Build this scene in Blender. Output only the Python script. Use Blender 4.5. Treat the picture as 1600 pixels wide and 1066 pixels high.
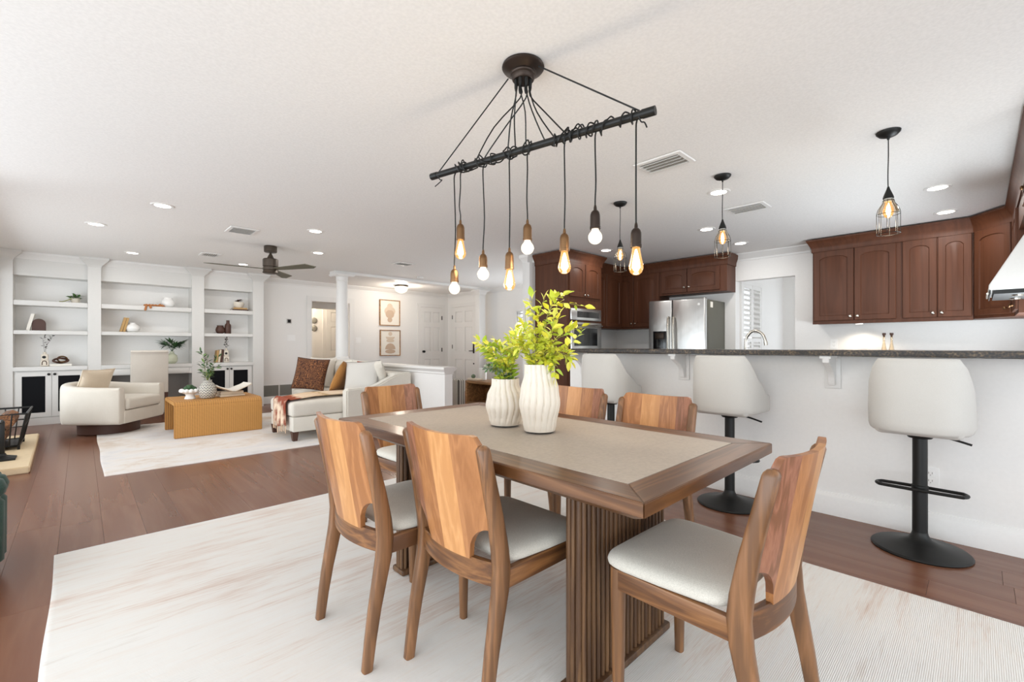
import bpy, bmesh, math, random
from math import sin, cos, pi, radians, sqrt
from mathutils import Vector, Matrix

# ---------------------------------------------------------------- clear, camera, world, exposure
for o in list(bpy.data.objects):
    bpy.data.objects.remove(o, do_unlink=True)
SC = bpy.context.scene
COL = SC.collection
random.seed(11)

cam = bpy.data.cameras.new('camera')
cam.sensor_width = 36.0
cam.lens = 36.0 * 701.0 / 1600.0
cam.shift_y = 7.6 / 1600.0
cam.clip_start = 0.02
camo = bpy.data.objects.new('camera', cam)
camo.location = (0, 0, 1.12)
camo.rotation_euler = (radians(90), 0, radians(-43.85))
COL.objects.link(camo)
SC.camera = camo

W = bpy.data.worlds.new('daylight')
W.use_nodes = True
SC.world = W
W.node_tree.nodes['Background'].inputs[0].default_value = (0.875, 0.945, 1.0, 1)
W.node_tree.nodes['Background'].inputs[1].default_value = 2.0

SC.view_settings.view_transform = 'Standard'
SC.view_settings.look = 'None'
SC.view_settings.exposure = -0.03
SC.view_settings.gamma = 1.0
SC.view_settings.use_curve_mapping = False
SC.cycles.max_bounces = 10
SC.cycles.diffuse_bounces = 6
SC.cycles.sample_clamp_indirect = 6.0
SC.cycles.caustics_reflective = False
SC.cycles.caustics_refractive = False


def area_light(name, loc, rot, sx, sy, power, color=(1, 1, 1)):
    l = bpy.data.lights.new(name, 'AREA')
    l.shape = 'RECTANGLE'
    l.size, l.size_y, l.energy, l.color = sx, sy, power, color
    o = bpy.data.objects.new(name, l)
    o.location = loc
    o.rotation_euler = rot
    COL.objects.link(o)
    return o


# daylight through the sliding doors on the open left side and behind the viewer
DAY = (0.86, 0.94, 1.0)
area_light('daylight_left', (-2.7, 2.0, 0.9), (0, radians(-106), 0), 2.0, 8.5, 190, DAY)
area_light('daylight_rear', (1.0, -3.4, 0.9), (radians(110), 0, 0), 6.0, 2.0, 62, DAY)
# unseen fill lamps, added to brighten the living area, kitchen, sunroom and entry
area_light('fill_living', (-1.25, 6.9, 0.9), (0, radians(-128), 0), 1.6, 3.0, 16, DAY)
area_light('fill_kitchen', (5.1, -0.45, 1.0), (radians(140), 0, 0), 2.4, 0.8, 85, DAY)
area_light('fill_sunroom', (8.2, -0.4, 1.3), (radians(100), 0, 0), 2.0, 2.0, 22, DAY)
area_light('fill_entry', (6.75, 6.2, 1.0), (0, radians(115), 0), 1.4, 1.6, 42, DAY)

# ---------------------------------------------------------------- colours and materials
def hexc(h):
    h = h.lstrip('#')
    r = []
    for i in (0, 2, 4):
        v = int(h[i:i + 2], 16) / 255
        r.append(v / 12.92 if v <= 0.04045 else ((v + 0.055) / 1.055) ** 2.4)
    return (*r, 1)


class NT:
    def __init__(self, name):
        self.m = bpy.data.materials.new(name)
        self.m.use_nodes = True
        self.t = self.m.node_tree
        self.b = self.t.nodes['Principled BSDF']

    def n(self, typ, **kw):
        nd = self.t.nodes.new(typ)
        for k, v in kw.items():
            if k in nd.inputs:
                nd.inputs[k].default_value = v
            else:
                setattr(nd, k, v)
        return nd

    def l(self, a, b):
        self.t.links.new(a, b)

    def coords(self, scale=(1, 1, 1), rnd=True):
        tc = self.n('ShaderNodeTexCoord')
        mp = self.n('ShaderNodeMapping')
        mp.inputs['Scale'].default_value = scale
        self.l(tc.outputs['Object'], mp.inputs['Vector'])
        if rnd:
            oi = self.n('ShaderNodeObjectInfo')
            ml = self.n('ShaderNodeMath', operation='MULTIPLY')
            ml.inputs[1].default_value = 37.0
            self.l(oi.outputs['Random'], ml.inputs[0])
            cb = self.n('ShaderNodeCombineXYZ')
            for i in range(3):
                self.l(ml.outputs[0], cb.inputs[i])
            self.l(cb.outputs[0], mp.inputs['Location'])
        return mp.outputs[0]

    def ramp(self, fac, stops):
        r = self.n('ShaderNodeValToRGB')
        e = r.color_ramp.elements
        while len(e) < len(stops):
            e.new(0.5)
        for el, (p, c) in zip(e, stops):
            el.position = p
            el.color = c
        self.l(fac, r.inputs[0])
        return r.outputs[0]

    def bump(self, fac, strength, dist=0.01):
        bp = self.n('ShaderNodeBump')
        bp.inputs['Strength'].default_value = strength
        bp.inputs['Distance'].default_value = dist
        self.l(fac, bp.inputs['Height'])
        self.l(bp.outputs[0], self.b.inputs['Normal'])

    def vary(self, col, amount):
        oi = self.n('ShaderNodeObjectInfo')
        mr = self.n('ShaderNodeMapRange')
        mr.inputs['To Min'].default_value = 1 - amount
        mr.inputs['To Max'].default_value = 1 + amount
        self.l(oi.outputs['Random'], mr.inputs['Value'])
        hs = self.n('ShaderNodeHueSaturation')
        self.l(mr.outputs[0], hs.inputs['Value'])
        self.l(col, hs.inputs['Color'])
        return hs.outputs[0]


def plain(name, col, rough=0.5, metal=0.0, noise=0.0, nscale=60.0, spec=None):
    m = NT(name)
    c = hexc(col)
    m.b.inputs['Roughness'].default_value = rough
    m.b.inputs['Metallic'].default_value = metal
    if spec is not None:
        m.b.inputs['Specular IOR Level'].default_value = spec
    co = m.coords()
    nz = m.n('ShaderNodeTexNoise', Scale=nscale, Detail=3.0)
    m.l(co, nz.inputs['Vector'])
    k = 0.04 if noise else 0.012
    lo = tuple(x * (1 - k) for x in c[:3]) + (1,)
    hi = tuple(min(1, x * (1 + k)) for x in c[:3]) + (1,)
    m.l(m.ramp(nz.outputs[0], [(0.3, lo), (0.7, hi)]), m.b.inputs['Base Color'])
    if noise:
        m.bump(nz.outputs[0], noise)
    return m.m


def wood(name, dark, mid, light, axis='z', rough=0.4, fine=1.0, var=0.1, contrast=(0.25, 0.5, 0.75), bands=6.0, coat=0.0, lines=5.0, finew=0.3, spec=0.5, bumpk=0.04):
    m = NT(name)
    s = {'x': (0.06, 1, 1), 'y': (1, 0.06, 1), 'z': (1, 1, 0.06)}[axis]
    co = m.coords(tuple(v * bands for v in s))
    n1 = m.n('ShaderNodeTexNoise', Scale=1.6, Detail=3.0, Distortion=0.6)
    m.l(co, n1.inputs['Vector'])
    ml = m.n('ShaderNodeMath', operation='MULTIPLY')
    ml.inputs[1].default_value = lines
    m.l(n1.outputs[0], ml.inputs[0])
    sn = m.n('ShaderNodeMath', operation='PINGPONG')
    sn.inputs[1].default_value = 0.5
    m.l(ml.outputs[0], sn.inputs[0])
    n2 = m.n('ShaderNodeTexNoise', Scale=26.0 * fine, Detail=2.0)
    m.l(co, n2.inputs['Vector'])
    ad = m.n('ShaderNodeMath', operation='MULTIPLY_ADD')
    ad.inputs[1].default_value = 0.9
    m.l(sn.outputs[0], ad.inputs[0])
    mu = m.n('ShaderNodeMath', operation='MULTIPLY')
    mu.inputs[1].default_value = finew
    m.l(n2.outputs[0], mu.inputs[0])
    m.l(mu.outputs[0], ad.inputs[2])
    col = m.ramp(ad.outputs[0], [(contrast[0], hexc(dark)), (contrast[1], hexc(mid)), (contrast[2], hexc(light))])
    m.l(m.vary(col, var), m.b.inputs['Base Color'])
    m.b.inputs['Roughness'].default_value = rough
    m.b.inputs['Coat Weight'].default_value = coat
    m.b.inputs['Specular IOR Level'].default_value = spec
    m.b.inputs['Coat Roughness'].default_value = 0.12
    if bumpk: m.bump(n2.outputs[0], bumpk, 0.003)
    return m.m


def fabric(name, col, col2=None, scale=420.0, bump=0.25, rough=0.95):
    m = NT(name)
    co = m.coords()
    n1 = m.n('ShaderNodeTexNoise', Scale=scale, Detail=1.0)
    n2 = m.n('ShaderNodeTexNoise', Scale=3.0, Detail=3.0)
    m.l(co, n1.inputs['Vector'])
    m.l(co, n2.inputs['Vector'])
    mx = m.n('ShaderNodeMath', operation='MULTIPLY_ADD')
    mx.inputs[1].default_value = 0.5
    m.l(n2.outputs[0], mx.inputs[0])
    h = m.n('ShaderNodeMath', operation='MULTIPLY')
    h.inputs[1].default_value = 0.5
    m.l(n1.outputs[0], h.inputs[0])
    m.l(h.outputs[0], mx.inputs[2])
    m.l(m.ramp(mx.outputs[0], [(0.35, hexc(col2 or col)), (0.65, hexc(col))]), m.b.inputs['Base Color'])
    m.b.inputs['Roughness'].default_value = rough
    m.b.inputs['Sheen Weight'].default_value = 0.15
    m.bump(n1.outputs[0], bump, 0.003)
    return m.m


def glow(name, col, strength):
    m = NT(name)
    m.b.inputs['Base Color'].default_value = hexc(col)
    m.b.inputs['Emission Color'].default_value = hexc(col)
    m.b.inputs['Emission Strength'].default_value = strength
    return m.m


def bulb_glass(name, tint, opacity, emit):
    m = NT(name)
    t = m.t
    out = t.nodes['Material Output']
    tr = m.n('ShaderNodeBsdfTransparent')
    tr.inputs[0].default_value = hexc('#fff4e2')
    gl = m.n('ShaderNodeBsdfGlossy', Roughness=0.03)
    em = m.n('ShaderNodeEmission')
    em.inputs[0].default_value = hexc(tint)
    em.inputs[1].default_value = emit
    lw = m.n('ShaderNodeLayerWeight', Blend=0.35)
    m1 = m.n('ShaderNodeMixShader')
    m.l(lw.outputs['Facing'], m1.inputs[0])
    m.l(tr.outputs[0], m1.inputs[1])
    m.l(gl.outputs[0], m1.inputs[2])
    m2 = m.n('ShaderNodeMixShader')
    m2.inputs[0].default_value = opacity
    m.l(m1.outputs[0], m2.inputs[1])
    m.l(em.outputs[0], m2.inputs[2])
    m.l(m2.outputs[0], out.inputs['Surface'])
    return m.m


def rug_mat(name, stops, streak, weave=0.4):
    m = NT(name)
    co = m.coords(streak, rnd=False)
    n1 = m.n('ShaderNodeTexNoise', Scale=1.0, Detail=9.0, Roughness=0.7, Distortion=0.3)
    m.l(co, n1.inputs['Vector'])
    co2 = m.coords((1, 1, 1), rnd=False)
    n2 = m.n('ShaderNodeTexNoise', Scale=0.8, Detail=3.0)
    m.l(co2, n2.inputs['Vector'])
    co3 = m.coords((9, 120, 1), rnd=False)
    n3 = m.n('ShaderNodeTexNoise', Scale=1.0, Detail=2.0)
    m.l(co3, n3.inputs['Vector'])
    def acc(src, k, prev=None):
        x = m.n('ShaderNodeMath', operation='MULTIPLY_ADD')
        x.inputs[1].default_value = k
        m.l(src, x.inputs[0])
        if prev is not None: m.l(prev, x.inputs[2])
        else: x.inputs[2].default_value = 0.0
        return x.outputs[0]
    f = acc(n3.outputs[0], 0.16, acc(n1.outputs[0], 0.42, acc(n2.outputs[0], 0.42)))
    m.l(m.ramp(f, [(p, hexc(c)) for p, c in stops]), m.b.inputs['Base Color'])
    m.b.inputs['Roughness'].default_value = 0.95
    w = m.n('ShaderNodeTexWave', Scale=55.0, Distortion=1.2)
    w.bands_direction = 'Y'
    m.l(co2, w.inputs['Vector'])
    m.bump(w.outputs[1], weave, 0.002)
    return m.m


M = {}
M['wall'] = plain('wall_paint', '#ebe9e6', 0.75)
M['trim'] = plain('trim_paint', '#e6e4e1', 0.42)
M['ceil'] = plain('ceiling_paint', '#ebe9e6', 0.85, noise=0.05, nscale=70)
M['lacquer'] = plain('white_lacquer', '#d6d4d0', 0.4)
M['floor'] = wood('floor_boards', '#714733', '#79503b', '#825741', 'y', 0.27, var=0.09, bands=4.0, lines=3.0, finew=0.2, bumpk=0)
M['subfloor'] = plain('subfloor', '#5d392b', 0.4)
M['walnut'] = wood('walnut', '#6b4a30', '#835b3a', '#94694a', 'z', 0.38, bands=9, var=0.05)
M['walnut_light'] = wood('walnut_sapwood', '#bb8450', '#c68f5a', '#d09b67', 'z', 0.38, bands=9, var=0.04)
M['walnut_mid'] = wood('walnut_heart', '#99653c', '#a97347', '#b98153', 'z', 0.38, bands=9, var=0.05)
M['walnut_red'] = wood('walnut_purple', '#7d5238', '#936149', '#a9775a', 'z', 0.38, bands=12, var=0.06)
M['table_wood'] = wood('table_walnut', '#56371f', '#6c482b', '#80593a', 'y', 0.33, bands=8, coat=0.08, var=0.03)
M['table_wood_x'] = wood('table_walnut_across', '#56371f', '#6c482b', '#80593a', 'x', 0.33, bands=8, coat=0.08, var=0.03)
M['slat_wood'] = wood('slat_walnut', '#4f3521', '#66482d', '#7b5a3b', 'z', 0.42, bands=8, var=0.12)
M['inlay'] = fabric('taupe_inlay', '#b0a496', '#a2968a', 90.0, 0.02, 0.5)
M['inlay'].node_tree.nodes['Principled BSDF'].inputs['Sheen Weight'].default_value = 0
M['seat'] = fabric('oatmeal_linen', '#d6d1c6', '#bdb8ad', 380)
M['cream'] = fabric('cream_boucle', '#d6cfc4', '#cbc3b6', 260, 0.3)
M['cream_sofa'] = fabric('cream_weave', '#d9d4ca', '#cfc9bd', 300, 0.25)
M['white_fabric'] = fabric('white_upholstery', '#cac7c1', '#c4c1bb', 300, 0.12)
M['beige_linen'] = fabric('beige_linen', '#dccdb8', '#cfbfa8', 260)
M['grey_linen'] = fabric('natural_linen', '#d5cdc2', '#c9c0b4', 260)
M['tan'] = fabric('tan_velvet', '#b07d45', '#96672f', 120)
M['bead'] = plain('wooden_bead', '#b0703c', 0.5)
M['rust'] = fabric('rust_wool', '#9a4f32', '#7f3d26', 160, 0.5)
M['blush'] = fabric('blush_wool', '#e2c9b0', '#d3b394', 160, 0.5)
M['green'] = fabric('green_velvet', '#2f5147', '#223d35', 200, 0.1, 0.7)
M['cherry'] = wood('cherry_cabinet', '#4e2d1c', '#573321', '#603a27', 'z', 0.48, bands=4, contrast=(0.1, 0.5, 0.95), var=0.02, coat=0.0, spec=0.3)
M['granite'] = None
M['black'] = plain('black_metal', '#1d1d1c', 0.45, 0.4)
M['bronze'] = plain('bronze', '#3a302a', 0.4, 0.8)
M['fan_bronze'] = plain('fan_bronze', '#4a4037', 0.45, 0.5)
M['fan_blade'] = plain('fan_blade', '#5d5a4a', 0.5)
M['brass'] = plain('brushed_brass', '#7a5c40', 0.3, 0.9)
M['nickel'] = plain('satin_nickel', '#b8b2a8', 0.25, 0.95)
M['steel'] = None
M['olive'] = plain('fridge_side', '#58564b', 0.5)
M['blackglass'] = plain('black_glass', '#131314', 0.12)
M['screen'] = plain('door_mesh', '#0b0c10', 0.8, spec=0.2)
M['ceramic'] = plain('ribbed_ceramic', '#ddd3c4', 0.6)
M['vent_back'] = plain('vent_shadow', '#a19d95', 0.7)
M['plate'] = plain('white_plastic', '#f1f0ee', 0.35)
M['whiteceramic'] = plain('white_ceramic', '#ecebe8', 0.35)
M['browncer'] = plain('brown_ceramic', '#4a2c20', 0.5)
M['paper'] = plain('paper', '#e9e4da', 0.8)
M['tanbook'] = plain('tan_cover', '#b8935f', 0.7)
M['stone'] = plain('hearth_stone', '#d9c3a0', 0.6, noise=0.3, nscale=22)
M['oak'] = wood('oak_console', '#8a6540', '#a97e52', '#bd9364', 'y', 0.5)
M['darkgrey'] = plain('dark_and_shade_grey', '#8d8985', 0.7)  # own grey of screen and piping; painted shade in the desk knee space
M['grille'] = plain('grille_grey', '#8b8981', 0.6)
M['leafy'] = None
M['lens'] = glow('downlight_lens', '#fff6e8', 9.0)
M['filament'] = glow('filament', '#ffc070', 34.0)
M['filament_soft'] = glow('filament_soft', '#ffe2b8', 26.0)
M['edison'] = bulb_glass('edison_glass', '#ffb45a', 0.5, 1.6)
M['globe'] = bulb_glass('globe_glass', '#fff0d8', 0.75, 2.2)
M['clear'] = bulb_glass('clear_glass', '#ffe6c0', 0.06, 0.6)

m = NT('granite_dark')
co = m.coords()
v1 = m.n('ShaderNodeTexVoronoi', Scale=90.0)
n1 = m.n('ShaderNodeTexNoise', Scale=25.0, Detail=6.0)
m.l(co, v1.inputs['Vector']); m.l(co, n1.inputs['Vector'])
mx = m.n('ShaderNodeMath', operation='MULTIPLY'); m.l(v1.outputs[0], mx.inputs[0]); m.l(n1.outputs[0], mx.inputs[1])
m.l(m.ramp(mx.outputs[0], [(0.05, hexc('#130f0c')), (0.22, hexc('#2a2119')), (0.38, hexc('#4d3d2b')), (0.6, hexc('#7d6a50'))]), m.b.inputs['Base Color'])
m.b.inputs['Roughness'].default_value = 0.3
m.b.inputs['Specular IOR Level'].default_value = 0.3
M['granite'] = m.m

m = NT('brushed_steel')
co = m.coords((1, 90, 0.6))
n1 = m.n('ShaderNodeTexNoise', Scale=2.0, Detail=2.0)
m.l(co, n1.inputs['Vector'])
m.l(m.ramp(n1.outputs[0], [(0.3, hexc('#cfcfcd')), (0.7, hexc('#d6d6d4'))]), m.b.inputs['Base Color'])
m.b.inputs['Metallic'].default_value = 0.95
m.b.inputs['Roughness'].default_value = 0.3
co2 = m.coords((1, 1, 1)); n2 = m.n('ShaderNodeTexNoise', Scale=3.2); m.l(co2, n2.inputs['Vector'])
m.bump(n2.outputs[0], 0.2, 0.05)
M['steel'] = m.m


def leaf_mat(name, a, b, c):
    m = NT(name)
    oi = m.n('ShaderNodeObjectInfo')
    m.l(m.ramp(oi.outputs['Random'], [(0.0, hexc(a)), (0.5, hexc(b)), (1.0, hexc(c))]), m.b.inputs['Base Color'])
    m.b.inputs['Roughness'].default_value = 0.5
    m.b.inputs['Transmission Weight'].default_value = 0.0
    m.b.inputs['Subsurface Weight'].default_value = 0.0
    return m.m


M['leaf_yellow'] = leaf_mat('leaf_yellow', '#c4c034', '#dfd640', '#efe565')
M['leaf_lime'] = leaf_mat('leaf_lime', '#9cb93a', '#c6cc42', '#dedb62')
M['leaf_green'] = leaf_mat('leaf_green', '#3d5a35', '#56763f', '#7a9a55')
M['leaf_dark'] = leaf_mat('leaf_dark', '#1e3a1e', '#2a4d28', '#3d6535')
M['leaf_grey'] = leaf_mat('leaf_grey', '#4c5a48', '#6a7a62', '#8a977c')
M['stem'] = plain('stem', '#8a8a3c', 0.6)
M['twig'] = plain('twig', '#3a322a', 0.7)

m = NT('wicker')
co = m.coords((1, 1, 1), rnd=False)
wv = m.n('ShaderNodeTexWave', Scale=13.0, Distortion=0.6); wv.bands_direction = 'X'
wz = m.n('ShaderNodeTexWave', Scale=34.0, Distortion=1.0); wz.bands_direction = 'Z'
wy = m.n('ShaderNodeTexWave', Scale=34.0, Distortion=1.0); wy.bands_direction = 'Y'
for w_ in (wv, wz, wy):
    m.l(co, w_.inputs['Vector'])
a1 = m.n('ShaderNodeMath', operation='MULTIPLY'); m.l(wz.outputs[1], a1.inputs[0]); m.l(wy.outputs[1], a1.inputs[1])
a2 = m.n('ShaderNodeMath', operation='MULTIPLY_ADD'); m.l(wv.outputs[1], a2.inputs[0]); a2.inputs[1].default_value = 0.55; m.l(a1.outputs[0], a2.inputs[2])
m.l(m.ramp(a2.outputs[0], [(0.05, hexc('#96652f')), (0.45, hexc('#b8823f')), (0.95, hexc('#c99450'))]), m.b.inputs['Base Color'])
m.b.inputs['Roughness'].default_value = 0.6
m.bump(a2.outputs[0], 0.5, 0.004)
M['wicker'] = m.m

m = NT('zigzag_glaze')
co = m.coords((1, 1, 1), rnd=False)
sp = m.n('ShaderNodeSeparateXYZ'); m.l(co, sp.inputs[0])
at = m.n('ShaderNodeMath', operation='ARCTAN2'); m.l(sp.outputs[1], at.inputs[0]); m.l(sp.outputs[0], at.inputs[1])
am = m.n('ShaderNodeMath', operation='MULTIPLY'); am.inputs[1].default_value = 2.6; m.l(at.outputs[0], am.inputs[0])
pp = m.n('ShaderNodeMath', operation='PINGPONG'); pp.inputs[1].default_value = 0.5; m.l(am.outputs[0], pp.inputs[0])
zz = m.n('ShaderNodeMath', operation='MULTIPLY_ADD'); zz.inputs[1].default_value = 30.0; m.l(sp.outputs[2], zz.inputs[0])
p2 = m.n('ShaderNodeMath', operation='MULTIPLY'); p2.inputs[1].default_value = 2.4; m.l(pp.outputs[0], p2.inputs[0]); m.l(p2.outputs[0], zz.inputs[2])
fr = m.n('ShaderNodeMath', operation='FRACT'); m.l(zz.outputs[0], fr.inputs[0])
m.l(m.ramp(fr.outputs[0], [(0.45, hexc('#2c2c2e')), (0.55, hexc('#e6e1d6'))]), m.b.inputs['Base Color'])
m.b.inputs['Roughness'].default_value = 0.6
M['zigzag'] = m.m

m = NT('paisley_cushion')
co = m.coords((1, 1, 1), rnd=False)
nz = m.n('ShaderNodeTexNoise', Scale=10.0, Detail=1.0, Distortion=1.6); m.l(co, nz.inputs['Vector'])
ml = m.n('ShaderNodeMath', operation='MULTIPLY'); ml.inputs[1].default_value = 9.0; m.l(nz.outputs[0], ml.inputs[0])
fr = m.n('ShaderNodeMath', operation='PINGPONG'); fr.inputs[1].default_value = 0.5; m.l(ml.outputs[0], fr.inputs[0])
m.l(m.ramp(fr.outputs[0], [(0.1, hexc('#8a5a36')), (0.26, hexc('#43261a'))]), m.b.inputs['Base Color'])
m.b.inputs['Roughness'].default_value = 0.9
M['paisley'] = m.m

m = NT('striped_cotton')
co = m.coords((1, 1, 1), rnd=False)
sp = m.n('ShaderNodeSeparateXYZ'); m.l(co, sp.inputs[0])
ad = m.n('ShaderNodeMath', operation='ADD'); m.l(sp.outputs[0], ad.inputs[0]); m.l(sp.outputs[1], ad.inputs[1])
sn = m.n('ShaderNodeMath', operation='PINGPONG'); sn.inputs[1].default_value = 0.02; m.l(ad.outputs[0], sn.inputs[0])
wv = m.n('ShaderNodeMath', operation='MULTIPLY'); wv.inputs[1].default_value = 50.0; m.l(sn.outputs[0], wv.inputs[0])
m.l(m.ramp(wv.outputs[0], [(0.45, hexc('#5f5a55')), (0.6, hexc('#ded8cd'))]), m.b.inputs['Base Color'])
m.b.inputs['Roughness'].default_value = 0.9
M['stripe'] = m.m

m = NT('throw_weave')
co = m.coords((1, 1, 1), rnd=False)
nz = m.n('ShaderNodeTexNoise', Scale=7.0, Detail=3.0); m.l(co, nz.inputs['Vector'])
sp = m.n('ShaderNodeSeparateXYZ'); m.l(co, sp.inputs[0])
ad = m.n('ShaderNodeMath', operation='MULTIPLY_ADD'); ad.inputs[1].default_value = 0.13
m.l(nz.outputs[0], ad.inputs[0]); m.l(sp.outputs[0], ad.inputs[2])
m.l(m.ramp(ad.outputs[0], [(0.03, hexc('#e3cdb4')), (0.06, hexc('#8a3f28')), (0.21, hexc('#9c5236')), (0.25, hexc('#e0c8ad')), (0.5, hexc('#d8bb98')), (0.53, hexc('#b99a70')), (0.62, hexc('#e3cdb2'))]), m.b.inputs['Base Color'])
m.b.inputs['Roughness'].default_value = 0.95
M['throw'] = m.m

M['rug_dining'] = rug_mat('faded_rug', [(0.36, '#c6aea1'), (0.42, '#d8cac0'), (0.48, '#e2ddd7'), (0.56, '#e3e1dd'), (0.61, '#d8d2cb'), (0.67, '#c9b9ac')], (0.9, 11.0, 1), 0.4)
M['rug_living'] = rug_mat('pale_rug', [(0.36, '#bfa891'), (0.43, '#d2c6ba'), (0.5, '#dfdbd7'), (0.57, '#d4d2d2'), (0.65, '#c6b39d')], (2.6, 4.0, 1), 0.3)


# ---------------------------------------------------------------- mesh helper
ORG = {}


class MB:
    def __init__(self):
        self.v, self.f = [], []

    def add(self, vs, fs):
        b = len(self.v)
        self.v += [tuple(p) for p in vs]
        self.f += [tuple(i + b for i in f) for f in fs]
        return self

    def box(self, x0, x1, y0, y1, z0, z1):
        return self.add([(x0, y0, z0), (x1, y0, z0), (x1, y1, z0), (x0, y1, z0), (x0, y0, z1), (x1, y0, z1), (x1, y1, z1), (x0, y1, z1)],
                        [(0, 3, 2, 1), (4, 5, 6, 7), (0, 1, 5, 4), (1, 2, 6, 5), (2, 3, 7, 6), (3, 0, 4, 7)])

    def rbox(self, x0, x1, y0, y1, z0, z1, r=0.01, seg=2, dome=0.0):
        bm = bmesh.new()
        bmesh.ops.create_cube(bm, size=1)
        for v in bm.verts:
            v.co = Vector(((x0 + x1) / 2 + v.co.x * (x1 - x0), (y0 + y1) / 2 + v.co.y * (y1 - y0), (z0 + z1) / 2 + v.co.z * (z1 - z0)))
        if dome:
            bmesh.ops.subdivide_edges(bm, edges=[e for e in bm.edges if abs(e.verts[0].co.z - e.verts[1].co.z) < 1e-6], cuts=5, use_grid_fill=True)
            es = [e for e in bm.edges if e.calc_face_angle(0) > 0.5]
        else:
            es = bm.edges[:]
        bmesh.ops.bevel(bm, geom=es, offset=r, segments=seg, affect='EDGES', profile=0.5)
        if dome:
            for v in bm.verts:
                if v.co.z > z1 - 1e-4:
                    a = (v.co.x - x0) / (x1 - x0) * 2 - 1
                    b = (v.co.y - y0) / (y1 - y0) * 2 - 1
                    v.co.z += dome * (1 - min(1, abs(a)) ** 2.5) * (1 - min(1, abs(b)) ** 2.5)
        bm.verts.index_update()
        self.add([v.co[:] for v in bm.verts], [[v.index for v in f.verts] for f in bm.faces])
        bm.free()
        return self

    def prism(self, pts, axis, a, b):
        """pts 2-D polygon; axis x: (y,z), y: (x,z), z: (x,y)"""
        def P(p, t):
            return {'x': (t, p[0], p[1]), 'y': (p[0], t, p[1]), 'z': (p[0], p[1], t)}[axis]
        n = len(pts)
        vs = [P(p, a) for p in pts] + [P(p, b) for p in pts]
        fs = [tuple(range(n)), tuple(range(2 * n - 1, n - 1, -1))]
        fs += [(i, i + n, (i + 1) % n + n, (i + 1) % n) for i in range(n)]
        return self.add(vs, fs)

    def rings(self, rs, cap0=True, cap1=True, loop=False, closed=True):
        n = len(rs[0])
        vs = [p for r in rs for p in r]
        fs = []
        k = len(rs)
        for j in range(k if loop else k - 1):
            for i in range(n if closed else n - 1):
                a, b = j * n + i, j * n + (i + 1) % n
                c, d = ((j + 1) % k) * n + (i + 1) % n, ((j + 1) % k) * n + i
                fs.append((a, b, c, d))
        if closed and not loop:
            if cap0: fs.append(tuple(range(n - 1, -1, -1)))
            if cap1: fs.append(tuple(range((k - 1) * n, k * n)))
        return self.add(vs, fs)

    def lathe(self, cx, cy, prof, n=24, cap0=True, cap1=True, rib=0, ribd=0.0, twist=0.0):
        rs = []
        for j, (r, z) in enumerate(prof):
            ring = []
            for i in range(n):
                t = 2 * pi * i / n
                rr = r * (1 + ribd * cos(rib * t + twist * z)) if rib else r
                ring.append((cx + rr * cos(t), cy + rr * sin(t), z))
            rs.append(ring)
        return self.rings(rs, cap0, cap1)

    def tube(self, pts, r, n=8, smooth=0, cap=True, closed=False):
        pts = [Vector(p) for p in pts]
        if smooth:
            q = []
            L = len(pts)
            rng = range(L if closed else L - 1)
            for i in rng:
                p0 = pts[(i - 1) % L] if closed or i > 0 else pts[0]
                p1, p2 = pts[i], pts[(i + 1) % L]
                p3 = pts[(i + 2) % L] if closed or i + 2 < L else pts[-1]
                for k in range(smooth):
                    t = k / smooth
                    q.append(0.5 * ((2 * p1) + (p2 - p0) * t + (2 * p0 - 5 * p1 + 4 * p2 - p3) * t * t + (3 * p1 - p0 - 3 * p2 + p3) * t ** 3))
            if not closed: q.append(pts[-1])
            pts = q
        L = len(pts)
        rad = r if isinstance(r, (list, tuple)) else None
        up = Vector((0.13, 0.21, 1)).normalized()
        rs = []
        prev = None
        for i, p in enumerate(pts):
            a = pts[(i - 1) % L] if closed or i > 0 else p
            b = pts[(i + 1) % L] if closed or i < L - 1 else p
            t = (b - a).normalized()
            if prev is None:
                u = t.cross(up)
                if u.length < 1e-3: u = t.cross(Vector((1, 0, 0)))
            else:
                u = prev - t * prev.dot(t)
            u.normalize()
            prev = u
            w = t.cross(u)
            rr = (rad[0] + (rad[1] - rad[0]) * i / (L - 1)) if rad else r
            rs.append([tuple(p + u * (rr * cos(2 * pi * k / n)) + w * (rr * sin(2 * pi * k / n))) for k in range(n)])
        return self.rings(rs, cap, cap, loop=closed)

    def ball(self, c, rx, ry=None, rz=None, n=12, m=8):
        ry = ry or rx; rz = rz or rx
        rs = []
        for j in range(m + 1):
            a = -pi / 2 + pi * j / m
            k = max(cos(a), 0.02)
            rs.append([(c[0] + rx * k * cos(2 * pi * i / n), c[1] + ry * k * sin(2 * pi * i / n), c[2] + rz * sin(a)) for i in range(n)])
        return self.rings(rs)

    def xf(self, mat):
        self.v = [tuple(mat @ Vector(p)) for p in self.v]
        return self

    def build(self, name, mat, parent=None, smooth=35, bevel=None, kind=None, label=None):
        org = Vector(ORG.get(parent.name, (0, 0, 0))) if parent else Vector((0, 0, 0))
        me = bpy.data.meshes.new(name)
        me.from_pydata([tuple(Vector(p) - org) for p in self.v], [], self.f)
        if bevel:
            bm = bmesh.new(); bm.from_mesh(me)
            bmesh.ops.bevel(bm, geom=[e for e in bm.edges if e.is_manifold and e.calc_face_angle(0) > 0.6], offset=bevel, segments=2, affect='EDGES')
            bm.to_mesh(me); bm.free()
        bm = bmesh.new(); bm.from_mesh(me)
        bmesh.ops.recalc_face_normals(bm, faces=bm.faces)
        bm.to_mesh(me); bm.free()
        if smooth:
            me.shade_smooth()
            me.set_sharp_from_angle(angle=radians(smooth))
        me.materials.append(M[mat] if isinstance(mat, str) else mat)
        o = bpy.data.objects.new(name, me)
        COL.objects.link(o)
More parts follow.
